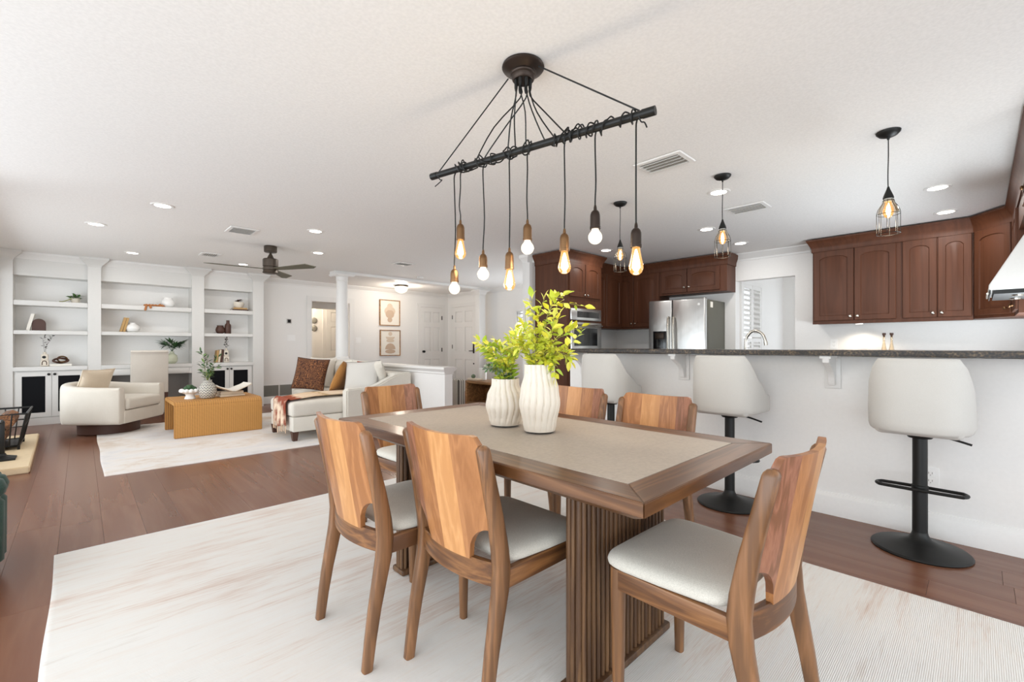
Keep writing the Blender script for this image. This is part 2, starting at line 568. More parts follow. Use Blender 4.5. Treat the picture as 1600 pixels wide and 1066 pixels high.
        if parent:
            o.parent = parent
            ORG[o.name] = tuple(org)
        if kind: o['kind'] = kind
        if label: o['label'] = label
        return o


def tag(o, label, cat, group=None):
    o['label'] = label
    o['category'] = cat
    if group: o['group'] = group
    return o


def thing(name, label, cat, loc=(0, 0, 0), rz=0.0, group=None, local=False):
    o = bpy.data.objects.new(name, None)
    o.empty_display_size = 0.05
    COL.objects.link(o)
    o.location = loc
    o.rotation_euler = (0, 0, rz)
    ORG[o.name] = (0, 0, 0) if local else tuple(loc)
    return tag(o, label, cat, group)


def dup(root, loc, rz, label, group=None):
    r = root.copy(); COL.objects.link(r)
    r.location = loc; r.rotation_euler = (0, 0, rz)
    r['label'] = label
    if group: r['group'] = group
    for ch in list(root.children):
        c = ch.copy(); COL.objects.link(c); c.parent = r
        for g in list(ch.children):
            d = g.copy(); COL.objects.link(d); d.parent = c
    return r


def clone(o, parent, loc=None, rot=None, scale=None):
    c = o.copy(); COL.objects.link(c); c.parent = parent
    if loc is not None: c.location = loc
    if rot is not None: c.rotation_euler = rot
    if scale is not None: c.scale = (scale, scale, scale) if isinstance(scale, (int, float)) else scale
    return c


def struct(name, mb, mat, parent=None, smooth=35):
    return mb.build(name, mat, parent, smooth, kind='structure')

# ================================================================ the setting
H = 2.44
fl = struct('floor', MB().box(-2.4, 9.5, -3.2, 11.3, -0.06, -0.012), 'subfloor')
# planks: laid along Y in staggered rows, each a piece of the floor
pm = {}
for L in (1.2, 1.5, 1.85):
    pm[L] = MB().rbox(0, 0.188, 0, L - 0.0008, -0.012, 0, 0.0008, 1).build('plank', 'floor', fl, None)
first = dict(pm)
rnd = random.Random(4)
row = 0
x = -1.6
while x < 4.9:
    y = -1.2 - rnd.random() * 1.2
    ymax = 9.55 if x > -0.9 else 5.4
    if x > 3.5: y += 4.6
    while y < ymax:
        L = rnd.choice((1.2, 1.5, 1.85))
        if first[L] is not None:
            p = first[L]; first[L] = None
            p.location = (x, y, 0)
        else:
            clone(pm[L], fl, (x, y, 0))
        y += L
    x += 0.1885

struct('ceiling', MB().box(-2.4, 9.6, -3.2, 11.3, H, H + 0.12), 'ceil')
wl = MB().box(-0.97, -0.85, 5.3, 5.55, 0, H).box(-0.97, -0.85, 9.05, 9.67, 0, H).box(-0.97, -0.85, 5.55, 9.05, 2.1, H).box(-0.97, -0.85, 5.55, 9.05, 0, 0.3)
struct('wall_left', wl, 'wall')
wb = MB()
for x0, x1, z0 in ((-0.85, 3.42, 0), (3.42, 4.255, 2.06), (4.255, 6.99, 0)):
    wb.box(x0, x1, 9.55, 9.67, z0, H)
struct('wall_back', wb, 'wall')
wf = MB()
wf.box(6.87, 6.99, 4.65, 6.80, 0, H).box(6.87, 6.99, 6.99, 9.55, 0, H).box(6.87, 6.99, 6.8, 6.99, 0, 1.05).box(6.87, 6.99, 6.8, 6.99, 1.87, H)
struct('wall_entry', wf, 'wall')
wk = MB()
wk.box(6.87, 6.99, -0.64, 1.70, 0, H).box(6.87, 6.99, 2.455, 4.65, 0, H).box(6.87, 6.99, 1.70, 2.455, 2.06, H)
struct('wall_kitchen', wk, 'wall')
struct('wall_right', MB().box(3.594, 6.87, -0.64, -0.52, 0, H), 'wall')
struct('wall_partition', MB().box(4.73, 6.87, 4.46, 4.58, 0, H), 'wall')
struct('wall_bar', MB().box(3.594, 3.74, -0.52, 2.885, 0, 1.05), 'wall')
# half wall with a moulded cap that ends beside the sofa
struct('wall_half', MB().box(3.31, 3.43, 4.67, 8.05, 0, 0.76), 'trim')
cap = [(3.31, 0.755), (3.30, 0.765), (3.30, 0.785), (3.275, 0.815), (3.265, 0.822), (3.265, 0.85), (3.475, 0.85), (3.475, 0.822), (3.465, 0.815), (3.44, 0.785), (3.44, 0.765), (3.43, 0.755)]
cp = MB().rings([[(3.37 + (p[0] - 3.37), 4.67 - (3.31 - p[0] if p[0] < 3.37 else p[0] - 3.43), p[1]) for p in cap],
                 [(p[0], 8.05, p[1]) for p in cap]])
struct('trim_1', cp, 'trim')

# baseboards
bp = [(0, 0), (0, 0.115), (-0.006, 0.125), (-0.012, 0.135), (-0.016, 0.14), (-0.018, 0.0)]
def base_x(name, xw, y0, y1):      # board on a wall face at x = xw looking towards -X
    struct(name, MB().prism([(xw, 0), (xw, 0.148), (xw - 0.006, 0.146), (xw - 0.016, 0.125), (xw - 0.018, 0.12), (xw - 0.018, 0)], 'y', y0, y1), 'trim')
def base_y(name, yw, x0, x1):
    struct(name, MB().prism([(yw, 0), (yw, 0.148), (yw - 0.006, 0.146), (yw - 0.016, 0.125), (yw - 0.018, 0.12), (yw - 0.018, 0)], 'x', x0, x1), 'trim')
base_x('baseboard_bar', 3.594, -0.52, 2.885)
base_y('baseboard_back', 9.55, 2.46, 3.34)
base_y('baseboard_entry', 9.55, 4.34, 5.95)
base_x('baseboard_half', 3.31, 7.5, 8.05)

# crown mouldings
def crown_prof(w, sgn=-1):
    return [(w, H), (w + sgn * 0.09, H), (w + sgn * 0.088, H - 0.012), (w + sgn * 0.07, H - 0.03), (w + sgn * 0.04, H - 0.055), (w + sgn * 0.018, H - 0.075), (w + sgn * 0.014, H - 0.1), (w, H - 0.1)]
struct('trim_2', MB().prism(crown_prof(9.55), 'x', 2.45, 6.87), 'trim')
struct('trim_3', MB().prism(crown_prof(6.87), 'y', 4.58, 9.55), 'trim')
struct('trim_4', MB().prism(crown_prof(6.87), 'y', 1.52, 2.43), 'trim')
struct('trim_5', MB().prism(crown_prof(4.58, 1), 'x', 4.73, 6.87), 'trim')
# shallow header over the line of columns
struct('trim_6', MB().box(3.2, 6.87, 7.80, 8.02, H - 0.045, H), 'trim')

# cased opening to the hall
cs = MB()
cs.box(3.335, 3.42, 9.528, 9.55, 0, 2.06).box(4.255, 4.34, 9.528, 9.55, 0, 2.06).box(3.335, 4.34, 9.526, 9.55, 2.06, 2.15)
cs.box(3.42, 3.435, 9.53, 9.68, 0, 2.06).box(4.24, 4.255, 9.53, 9.68, 0, 2.06).box(3.42, 4.255, 9.53, 9.68, 2.045, 2.06)
struct('trim_7', cs, 'trim')
# hall beyond
hw = MB().box(2.7, 2.8, 9.67, 11.2, 0, H).box(5.2, 5.3, 9.67, 11.2, 0, H).box(2.7, 5.3, 11.1, 11.2, 0, H)
struct('wall_hall', hw, 'wall')
struct('trim_8', MB().box(2.8, 5.2, 10.25, 10.37, 1.96, H), 'wall')
struct('wall_closet', MB().box(4.27, 5.2, 9.9, 10.0, 0, H), 'wall')
hl = bpy.data.lights.new('hall_lamp', 'POINT'); hl.energy = 28; hl.color = (1, 0.86, 0.68); hl.shadow_soft_size = 0.12
hlo = bpy.data.objects.new('hall_lamp', hl); hlo.location = (3.5, 10.75, 2.2); COL.objects.link(hlo)
for z in (1.73, 1.545):
    wp = MB().ball((4.05, 11.09, z), 0.075, 0.02, 0.075)
    tag(wp.build('wall_plate', 'grille'), 'grey round wall ornament in the hall, %s of two' % ('upper' if z > 1.7 else 'lower'), 'ornament')


def panel_door(name, org, U, N, w, h, parent_kind='structure', knob=None):
    """six-panel door: org lower corner, U along the width, N out of the face"""
    U, N, O = Vector(U), Vector(N), Vector(org)
    Z = Vector((0, 0, 1))
    def P(u, z, n): return tuple(O + U * u + Z * z + N * n)
    mb = MB()
    def bx(u0, u1, z0, z1, n0, n1):
        mb.add([P(u0, z0, n0), P(u1, z0, n0), P(u1, z1, n0), P(u0, z1, n0), P(u0, z0, n1), P(u1, z0, n1), P(u1, z1, n1), P(u0, z1, n1)],
               [(0, 3, 2, 1), (4, 5, 6, 7), (0, 1, 5, 4), (1, 2, 6, 5), (2, 3, 7, 6), (3, 0, 4, 7)])
    bx(0, w, 0.008, h, 0.0, 0.012)
    d = mb.build(name, 'trim', None, kind='structure')
    ORG[d.name] = (0, 0, 0)
    st = w * 0.145
    mid = w * 0.11
    rows = [(0.22, 0.78), (0.98, 1.58), (1.70, h - 0.11)]
    mb = MB()
    bx(0, st, 0.008, h, 0.012, 0.03); bx(w - st, w, 0.008, h, 0.012, 0.03); bx(w / 2 - mid / 2, w / 2 + mid / 2, 0.008, h, 0.012, 0.03)
    zs = [0.008, 0.22, 0.78, 0.98, 1.58, 1.70, h - 0.11, h]
    for a, b in ((0, 1), (2, 3), (4, 5), (6, 7)):
        bx(st, w / 2 - mid / 2, zs[a], zs[b], 0.012, 0.03); bx(w / 2 + mid / 2, w - st, zs[a], zs[b], 0.012, 0.03)
    mb.build('stile_frame', 'trim', d)
    for z0, z1 in rows:
        for u0, u1 in ((st, w / 2 - mid / 2), (w / 2 + mid / 2, w - st)):
            mb = MB()
            def ring(e, n): return [P(u0 + e, z0 + e, n), P(u1 - e, z0 + e, n), P(u1 - e, z1 - e, n), P(u0 + e, z1 - e, n)]
            mb.rings([ring(0.002, 0.013), ring(0.006, 0.017), ring(0.03, 0.025), ring(0.032, 0.0255)])
            mb.build('panel', 'trim', d)
    return d, P


# closet door on the back wall and front door on the entry wall
d1, P = panel_door('door_1', (6.042, 9.55, 0.01), (1, 0, 0), (0, -1, 0), 0.628, 2.07)
MB().box(5.955, 6.042, 9.528, 9.55, 0, 2.085).box(6.67, 6.757, 9.528, 9.55, 0, 2.085).box(5.955, 6.757, 9.526, 9.55, 2.085, 2.17).build('casing', 'trim', d1, kind='structure')
k = MB().lathe(0, 0, [(0.03, 0), (0.03, 0.008), (0.012, 0.012), (0.012, 0.03), (0.028, 0.04), (0.03, 0.055), (0.018, 0.066)], 16)
k.xf(Matrix.Translation((6.105, 9.52, 0.98)) @ Matrix.Rotation(radians(90), 4, 'X'))
k.build('knob', 'black', d1, label='black door knob')
for z in (0.3, 1.02, 1.83):
    MB().box(6.645, 6.668, 9.512, 9.524, z - 0.05, z + 0.05).build('hinge', 'black', d1)
d2, P = panel_door('door_2', (6.87, 9.328, 0.01), (0, -1, 0), (-1, 0, 0), 0.954, 2.08)
MB().box(6.848, 6.87, 9.328, 9.42, 0, 2.095).box(6.848, 6.87, 8.285, 8.374, 0, 2.095).box(6.846, 6.87, 8.285, 9.42, 2.095, 2.18).build('casing', 'trim', d2, kind='structure')
MB().rbox(6.825, 6.842, 8.425, 8.475, 0.94, 1.2, 0.008).build('handle_plate', 'bronze', d2)
MB().tube([(6.835, 8.45, 1.0), (6.80, 8.45, 1.0), (6.795, 8.47, 1.0), (6.795, 8.58, 0.995)], 0.009, 8).build('lever', 'bronze', d2)
k = MB().ball((6.835, 8.45, 0.69), 0.014, 0.02, 0.02).build('deadbolt', 'bronze', d2)
for z in (0.3, 1.1, 1.85):
    MB().box(6.832, 6.846, 9.305, 9.326, z - 0.05, z + 0.05).build('hinge', 'black', d2)
# white door standing in the hall
d3, P = panel_door('door_3', (4.33, 11.1, 0.01), (1, 0, 0), (0, -1, 0), 0.76, 2.05)
MB().box(4.25, 4.33, 11.078, 11.1, 0, 2.06).box(5.09, 5.17, 11.078, 11.1, 0, 2.06).box(4.25, 5.17, 11.076, 11.1, 2.06, 2.14).build('casing', 'trim', d3, kind='structure')
# sidelight beside the entry
w1 = MB()
w1.box(6.85, 6.88, 6.78, 6.80, 1.03, 1.89).box(6.85, 6.88, 6.99, 7.01, 1.03, 1.89).box(6.85, 6.88, 6.78, 7.01, 1.87, 1.89).box(6.85, 6.88, 6.78, 7.01, 1.03, 1.05)
w1o = struct('window_1', w1, 'trim')
for i in range(9):
    z = 1.1 + i * 0.088
    MB().add([(6.90, 6.8, z), (6.90, 6.99, z), (6.96, 6.99, z + 0.035), (6.96, 6.8, z + 0.035), (6.90, 6.8, z + 0.006), (6.90, 6.99, z + 0.006), (6.96, 6.99, z + 0.041), (6.96, 6.8, z + 0.041)],
             [(0, 3, 2, 1), (4, 5, 6, 7), (0, 1, 5, 4), (1, 2, 6, 5), (2, 3, 7, 6), (3, 0, 4, 7)]).build('slat', 'trim', w1o)

# room beyond the kitchen doorway with a shuttered window
struct('wall_sunroom', MB().box(6.99, 7.22, 2.5, 2.62, 0, H).box(8.05, 9.42, 2.5, 2.62, 0, H).box(7.22, 8.05, 2.5, 2.62, 0, 0.5).box(7.22, 8.05, 2.5, 2.62, 2.08, H), 'wall')
fw = MB().box(9.3, 9.42, -0.6, 1.55, 0, H).box(9.3, 9.42, 2.2, 2.62, 0, H).box(9.3, 9.42, 1.55, 2.2, 2.05, H)
struct('wall_sunroom_end', fw, 'wall')
struct('trim_9', MB().box(9.28, 9.3, 2.2, 2.28, 0, 2.05).box(9.28, 9.3, 1.47, 1.55, 0, 2.05).box(9.28, 9.3, 1.47, 2.28, 2.05, 2.13), 'trim')
w2 = struct('window_2', MB().box(7.16, 7.23, 2.47, 2.5, 0.46, 2.14).box(8.04, 8.11, 2.47, 2.5, 0.46, 2.14).box(7.23, 8.04, 2.47, 2.5, 2.07, 2.14).box(7.23, 8.04, 2.47, 2.5, 0.46, 0.52), 'trim')
for x0, x1 in ((7.23, 7.632), (7.638, 8.04)):
    for z0, z1 in ((0.52, 1.24), (1.26, 2.07)):
        fr = MB().box(x0, x0 + 0.05, 2.475, 2.5, z0, z1).box(x1 - 0.05, x1, 2.475, 2.5, z0, z1).box(x0 + 0.05, x1 - 0.05, 2.475, 2.5, z1 - 0.06, z1).box(x0 + 0.05, x1 - 0.05, 2.475, 2.5, z0, z0 + 0.06)
        sh = fr.build('shutter', 'trim', w2)
        sl = None
        n = 9
        for i in range(n):
            z = z0 + 0.095 + i * (z1 - z0 - 0.19) / (n - 1)
            if sl is None:
                z_ = z
                sl = MB().add([(x0 + 0.05, 2.47, z - 0.02), (x1 - 0.05, 2.47, z - 0.02), (x1 - 0.05, 2.51, z + 0.026), (x0 + 0.05, 2.51, z + 0.026),
                               (x0 + 0.05, 2.464, z - 0.014), (x1 - 0.05, 2.464, z - 0.014), (x1 - 0.05, 2.504, z + 0.032), (x0 + 0.05, 2.504, z + 0.032)],
                              [(0, 3, 2, 1), (4, 5, 6, 7), (0, 1, 5, 4), (1, 2, 6, 5), (2, 3, 7, 6), (3, 0, 4, 7)]).build('slat', 'trim', sh)
            else:
                clone(sl, sh, (0, 0, z - z_))

# round columns and the square pilaster beside the kitchen
def column(cx, cy, r, z0, label):
    t = thing('column', label, 'column', (cx, cy, z0), 0, 'white interior columns')
    MB().lathe(cx, cy, [(r, z0 + 0.08), (r, z0 + 0.7), (r * 0.9, H - 0.17)], 28).build('shaft', 'trim', t)
    MB().lathe(cx, cy, [(r * 0.92, H - 0.17), (r * 1.02, H - 0.155), (r * 0.95, H - 0.14), (r * 0.98, H - 0.1), (r * 1.3, H - 0.065), (r * 1.36, H - 0.06)], 28).build('capital', 'trim', t)
    MB().box(cx - r * 1.5, cx + r * 1.5, cy - r * 1.5, cy + r * 1.5, H - 0.06, H - 0.0455).rings([[(cx + a * r * s, cy + b * r * s, z) for a, b in ((-1, -1), (1, -1), (1, 1), (-1, 1))] for s, z in ((1.42, H - 0.085), (1.62, H - 0.06), (1.62, H - 0.046))]).build('abacus', 'trim', t)
    MB().lathe(cx, cy, [(r * 1.3, z0), (r * 1.32, z0 + 0.03), (r * 1.1, z0 + 0.05), (r * 1.15, z0 + 0.065), (r, z0 + 0.08)], 28).build('base', 'trim', t)
column(3.37, 7.9, 0.105, 0.852, 'white round column rising from the far end of the half wall behind the sofa')
t = thing('pilaster', 'white square pilaster beside the front door', 'column', (6.6, 7.91, 0), 0)
MB().rbox(6.5, 6.68, 7.83, 7.99, 0, H - 0.16, 0.006).build('shaft', 'trim', t)
MB().rings([[(6.59 + a * s, 7.91 + b * s * 0.95, z) for a, b in ((-1, -1), (1, -1), (1, 1), (-1, 1))] for s, z in ((0.092, H - 0.16), (0.1, H - 0.13), (0.11, H - 0.1), (0.15, H - 0.07), (0.15, H - 0.046))]).build('capital', 'trim', t)
t = thing('pilaster', 'white square pilaster at the wall end beside the tall brown oven cabinet', 'column', (4.68, 4.52, 0), 0)
MB().rbox(4.63, 4.728, 4.458, 4.60, 0, H - 0.12, 0.004).build('shaft', 'trim', t)
MB().rings([[(4.68 + a * s, 4.55 + b * s * 1.05, z) for a, b in ((-1, -1), (1, -1), (1, 1), (-1, 1))] for s, z in ((0.05, H - 0.12), (0.055, H - 0.09), (0.085, H - 0.05), (0.085, H - 0.002))]).build('capital', 'trim', t)

# ================================================================ ceiling fittings
dl = None
DL = [(0.117, 6.62, 'round recessed ceiling light above the armchair, leftmost of all the lights'),
      (0.552, 5.312, 'round recessed ceiling light nearest the viewer in the living area, left of the fan'),
      (1.942, 5.279, 'round recessed ceiling light right of the ceiling fan, the larger and nearer of two'),
      (2.422, 6.486, 'round recessed ceiling light right of the ceiling fan, the smaller and farther of two'),
      (1.89, 8.24, 'small recessed ceiling light seen just left of the fan motor above its left blade'),
      (0.526, 8.308, 'small recessed ceiling light in front of the middle of the built-in shelves'),
      (3.942, 1.546, 'recessed ceiling light seen behind the cord of the middle caged pendant'),
      (5.095, 2.132, 'recessed kitchen ceiling light left of the middle caged pendant bulb'),
      (6.108, 2.122, 'recessed kitchen ceiling light right of the middle caged pendant, near the white crown moulding'),
      (5.146, 0.239, 'larger recessed light at right, between the right caged pendant and the frame edge'),
      (6.138, 0.226, 'recessed light close above the right wall cabinets'),
      (5.22, 3.562, 'recessed light between the oven cabinet corner and the left caged pendant')]
for x, y, lab in DL:
    if dl is None:
        dl = thing('downlight', lab, 'ceiling light', (x, y, H - 0.001), 0, 'recessed ceiling lights', local=True)
        MB().lathe(0, 0, [(0.062, -0.0005), (0.064, -0.006), (0.085, -0.007), (0.092, -0.002), (0.092, 0)], 32, False, False).build('trim_ring', 'trim', dl)
        MB().lathe(0, 0, [(0.064, -0.004), (0.04, -0.005), (0.002, -0.005)], 32, False).build('lens', 'lens', dl)
    else:
        dup(dl, (x, y, H - 0.001), 0, lab)
    a = bpy.data.lights.new('downlight_lamp', 'AREA'); a.shape = 'DISK'; a.size = 0.12; a.energy = 5.6; a.color = (1, 0.965, 0.92)
    ao = bpy.data.objects.new('downlight_lamp', a); ao.location = (x, y, H - 0.012); COL.objects.link(ao)


def vent(lab, cx, cy, rz, L, Wd, kind):
    t = thing('air_vent', lab, 'vent', (cx, cy, H), rz, 'ceiling air vents', local=True)
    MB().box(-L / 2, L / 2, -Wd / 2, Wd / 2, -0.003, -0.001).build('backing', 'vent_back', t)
    f = MB()
    e = 0.035
    f.rings([[(sx * (L / 2 - d), sy * (Wd / 2 - d), z) for sx, sy in ((-1, -1), (1, -1), (1, 1), (-1, 1))] for d, z in ((0, -0.003), (0.006, -0.011), (e, -0.013), (e, -0.004))], False, False)
    f.build('frame', 'trim', t)
    if kind == 'long':
        sg = -1
        for i in range(4):
            y = -Wd / 2 + e + 0.018 + i * (Wd - 2 * e - 0.036) / 3
            MB().add([(-L / 2 + e, y - sg * 0.014, -0.022), (L / 2 - e, y - sg * 0.014, -0.022), (L / 2 - e, y + sg * 0.008, -0.006), (-L / 2 + e, y + sg * 0.008, -0.006), (-L / 2 + e, y - sg * 0.014, -0.024), (L / 2 - e, y - sg * 0.014, -0.024), (L / 2 - e, y + sg * 0.008, -0.008), (-L / 2 + e, y + sg * 0.008, -0.008)],
                     [(0, 3, 2, 1), (4, 5, 6, 7), (0, 1, 5, 4), (1, 2, 6, 5), (2, 3, 7, 6), (3, 0, 4, 7)]).build('louver', 'trim', t)
    else:
        for i in range(7):
            x = -L / 2 + e + 0.014 + i * (L - 2 * e - 0.028) / 6
            MB().add([(x - 0.012, -Wd / 2 + e, -0.015), (x + 0.008, -Wd / 2 + e, -0.005), (x + 0.008, Wd / 2 - e, -0.005), (x - 0.012, Wd / 2 - e, -0.015), (x - 0.012, -Wd / 2 + e, -0.017), (x + 0.008, -Wd / 2 + e, -0.007), (x + 0.008, Wd / 2 - e, -0.007), (x - 0.012, Wd / 2 - e, -0.017)],
                     [(0, 3, 2, 1), (4, 5, 6, 7), (0, 1, 5, 4), (1, 2, 6, 5), (2, 3, 7, 6), (3, 0, 4, 7)]).build('louver', 'trim', t)
vent('large white ceiling air vent right of the bulb chandelier', 3.024, 1.57, radians(90), 0.36, 0.25, 'long')
vent('white ceiling air vent right of the middle caged pendant', 4.583, 1.53, radians(90), 0.35, 0.25, 'long')
vent('grey-white ceiling air vent between downlights, above left of the fan', 1.327, 5.83, radians(90), 0.33, 0.29, 'short')
vent('small ceiling air vent just in front of the built-in shelves', 1.346, 7.68, 0, 0.25, 0.3, 'short')
vent('small ceiling air vent near the white column at the entry', 3.73, 6.4, 0, 0.3, 0.24, 'short')
t = tag(MB().rbox(4.62, 4.72, 7.35, 7.45, H - 0.03, H - 0.001, 0.01).build('smoke_detector', 'trim'), 'tiny pale smoke detector on the ceiling towards the entry, left of the leftmost bulb', 'detector')

# semi-flush entry light
t = thing('flush_light', 'glowing glass ceiling light with bronze rim in the entry', 'ceiling light', (5.035, 8.726, H), 0)
cx, cy = 5.035, 8.726
MB().lathe(cx, cy, [(0.13, H - 0.001), (0.145, H - 0.012), (0.145, H - 0.028), (0.12, H - 0.03)], 12).build('rim', 'bronze', t)
MB().lathe(cx, cy, [(0.135, H - 0.032), (0.14, H - 0.07), (0.115, H - 0.13), (0.05, H - 0.165), (0.01, H - 0.17)], 12, False).build('glass_bowl', 'globe', t)
MB().ball((cx - 0.03, cy, H - 0.085), 0.028).ball((cx + 0.04, cy - 0.02, H - 0.085), 0.028).build('bulb', 'filament_soft', t)
a = bpy.data.lights.new('entry_lamp', 'POINT'); a.energy = 20; a.color = (1, 0.88, 0.74); a.shadow_soft_size = 0.1
ao = bpy.data.objects.new('entry_lamp', a); ao.location = (cx, cy, H - 0.3); COL.objects.link(ao)

# ceiling fan with three blades
fx, fy = 1.81, 6.5
t = thing('ceiling_fan', 'dark bronze three-blade ceiling fan over the living area', 'fan', (fx, fy, H), 0)
MB().lathe(fx, fy, [(0.075, H - 0.001), (0.078, H - 0.01), (0.078, H - 0.075), (0.07, H - 0.083)], 28).build('canopy', 'fan_bronze', t)
MB().lathe(fx, fy, [(0.014, H - 0.083), (0.014, H - 0.1), (0.045, H - 0.165)], 16).build('downrod', 'fan_bronze', t)
MB().lathe(fx, fy, [(0.05, H - 0.165), (0.085, H - 0.17), (0.093, H - 0.18), (0.093, H - 0.27), (0.085, H - 0.277), (0.085, H - 0.284), (0.093, H - 0.288), (0.093, H - 0.315), (0.086, H - 0.32), (0.088, H - 0.328), (0.096, H - 0.355), (0.08, H - 0.363)], 28).build('motor', 'fan_bronze', t)
for k, a in enumerate((176, 56, 296)):
    b = MB()
    pts = [(0.08, -0.03), (0.2, -0.045), (0.66, -0.075), (0.74, 0.03), (0.66, 0.07), (0.2, 0.045), (0.08, 0.03)]
    b.prism(pts, 'z', -0.004, 0.004)
    b.xf(Matrix.Translation((fx, fy, H - 0.305)) @ Matrix.Rotation(radians(a), 4, 'Z') @ Matrix.Rotation(radians(-12), 4, 'X'))
    b.build('blade', 'fan_blade', t)

# ================================================================ dining chandelier
A0, B0, zb = Vector((1.393, 2.079, 2.05)), Vector((1.633, 0.894, 2.05)), 2.05
cx, cy = 1.504, 1.49
ax = (B0 - A0).normalized()
sd = Vector((ax.y, -ax.x, 0))
up = Vector((0, 0, 1))
t = thing('chandelier', 'black pipe chandelier with eight corded bare bulbs above the dining table', 'chandelier', (cx, cy, H), 0)
MB().lathe(cx, cy, [(0.097, H - 0.001), (0.1, H - 0.01), (0.094, H - 0.018), (0.064, H - 0.03), (0.06, H - 0.034), (0.062, H - 0.04), (0.06, H - 0.046), (0.055, H - 0.05), (0.052, H - 0.065), (0.046, H - 0.072)], 36).build('canopy', 'bronze', t)
def on(s, off=0.0, dz=0.0): return A0 + (B0 - A0) * s + sd * off + up * dz
MB().tube([on(-0.005), on(0.05), on(0.5), on(0.95), on(1.005)], 0.0165, 16).build('pipe', 'black', t)
MB().tube([on(-0.006), on(0.03)], 0.0185, 16).tube([on(0.965), on(1.008)], 0.0185, 16).build('pipe_cap', 'black', t)
for s, e, sg in ((0.04, Vector((cx, cy, H - 0.03)) - ax * 0.085, -1), (0.955, Vector((cx, cy, H - 0.03)) + ax * 0.085, 1)):
    q = on(s, 0, 0.017)
    MB().tube([e, q], 0.0035, 6).tube([q, q + sd * 0.012 - up * 0.02, q - up * 0.045 + ax * 0.006, q - up * 0.052 + ax * 0.02, q - up * 0.075 + ax * 0.03 * sg], 0.003, 6, 4).build('hanger_cable', 'black', t)
BU = [(0.132, 1.425, 1.923, 1.522, 1.457, 1.393, 'g'), (0.167, 1.433, 1.881, 1.755, 1.675, 1.574, 'e'), (0.292, 1.463, 1.733, 1.580, 1.516, 1.451, 'g'), (0.426, 1.495, 1.574, 1.571, 1.490, 1.388, 'e'),
      (0.511, 1.516, 1.473, 1.691, 1.616, 1.550, 'g'), (0.674, 1.555, 1.281, 1.618, 1.541, 1.441, 'e'), (0.796, 1.584, 1.136, 1.696, 1.619, 1.554, 'g'), (0.944, 1.619, 0.961, 1.593, 1.518, 1.406, 'e')]
rr = random.Random(5)
ENTRY = [0.30, 0.24, 0.40, 0.45, 0.52, 0.60, 0.63, 0.66]
for i, (s, x, y, zs, zt, ze, kd) in enumerate(BU):
    ang = 2 * pi * i / 8 + 0.4
    st = Vector((cx + 0.036 * cos(ang), cy + 0.036 * sin(ang), H - 0.072))
    MB().lathe(st.x, st.y, [(0.008, H - 0.07), (0.008, H - 0.095), (0.005, H - 0.11)], 8).build('cord_grip', 'black', t)
    se = ENTRY[i]
    c = MB()
    pts = [st, st - up * 0.06, (st * 0.55 + on(se, 0, 0.02) * 0.45) + Vector((rr.uniform(-.02, .02), rr.uniform(-.02, .02), -0.03))]
    turns = max(2, int(abs(s - se) * 22))
    n = turns * 8
    for k in range(n + 1):
        u = k / n
        a = 2 * pi * turns * u + rr.uniform(-0.2, 0.2) + pi / 2
        w = 0.0215 + 0.006 * abs(sin(k * 1.7 + i)) + (0.012 if (k % 11 == 5) else 0)
        ss = se + (s - se) * u + 0.018 * sin(u * 9 + i)
        pts.append(on(ss, w * cos(a), w * sin(a)))
    q = on(s)
    pts += [on(s, -0.021, 0.004), Vector((q.x, q.y, 2.02)), Vector((x, y, 1.95))]
    m_ = (zs + 1.95) / 2
    pts += [Vector((x + rr.uniform(-.006, .006), y + rr.uniform(-.006, .006), m_)), Vector((x, y, zs + 0.05)), Vector((x, y, zs + 0.012))]
    c.tube(pts, 0.0034, 6, 3)
    c.build('cord', 'black', t)
    h = zs - zt
    so = MB().lathe(x, y, [(0.0045, zs + 0.024), (0.0065, zs + 0.014), (0.007, zs + 0.004), (0.012, zs + 0.001), (0.0175, zs - 0.006), (0.0205, zs - 0.016), (0.021, zs - 0.024), (0.0215, zt + 0.012), (0.0225, zt + 0.011), (0.0225, zt), (0.018, zt)], 20).build('socket', 'brass' if i not in (6, 7) else 'bronze', t)
    if kd == 'e':
        L = zt - ze
        b = MB().lathe(x, y, [(0.015, zt + 0.004), (0.0165, zt - L * 0.1), (0.022, zt - L * 0.38), (0.0285, zt - L * 0.64), (0.029, zt - L * 0.76), (0.023, zt - L * 0.9), (0.012, zt - L * 0.985), (0.002, ze)], 22, False).build('bulb', 'edison', so)
        MB().lathe(x, y, [(0.003, zt - L * 0.06), (0.009, zt - L * 0.25), (0.0155, zt - L * 0.55), (0.0165, zt - L * 0.72), (0.007, zt - L * 0.86), (0.002, zt - L * 0.88)], 12).build('filament', 'filament_soft', so)
    else:
        R = (zt - ze) * 0.46
        MB().lathe(x, y, [(0.014, zt + 0.004), (0.016, zt - R * 0.25)] + [(R * sin(a_), ze + R * (1 - cos(a_)) ) for a_ in [pi * q_ / 10 for q_ in (7, 6, 5, 4, 3, 2, 1)]] + [(0.002, ze)], 22, False).build('bulb', 'globe', so)
        MB().ball((x, y, ze + R * 1.0), R * 0.55, R * 0.55, R * 0.62).build('filament', 'filament_soft', so)
    a = bpy.data.lights.new('bulb_lamp', 'POINT'); a.energy = 1.6; a.color = (1, 0.84, 0.64); a.shadow_soft_size = 0.06
    ao = bpy.data.objects.new('bulb_lamp', a); ao.location = (x, y, ze - 0.05); COL.objects.link(ao)

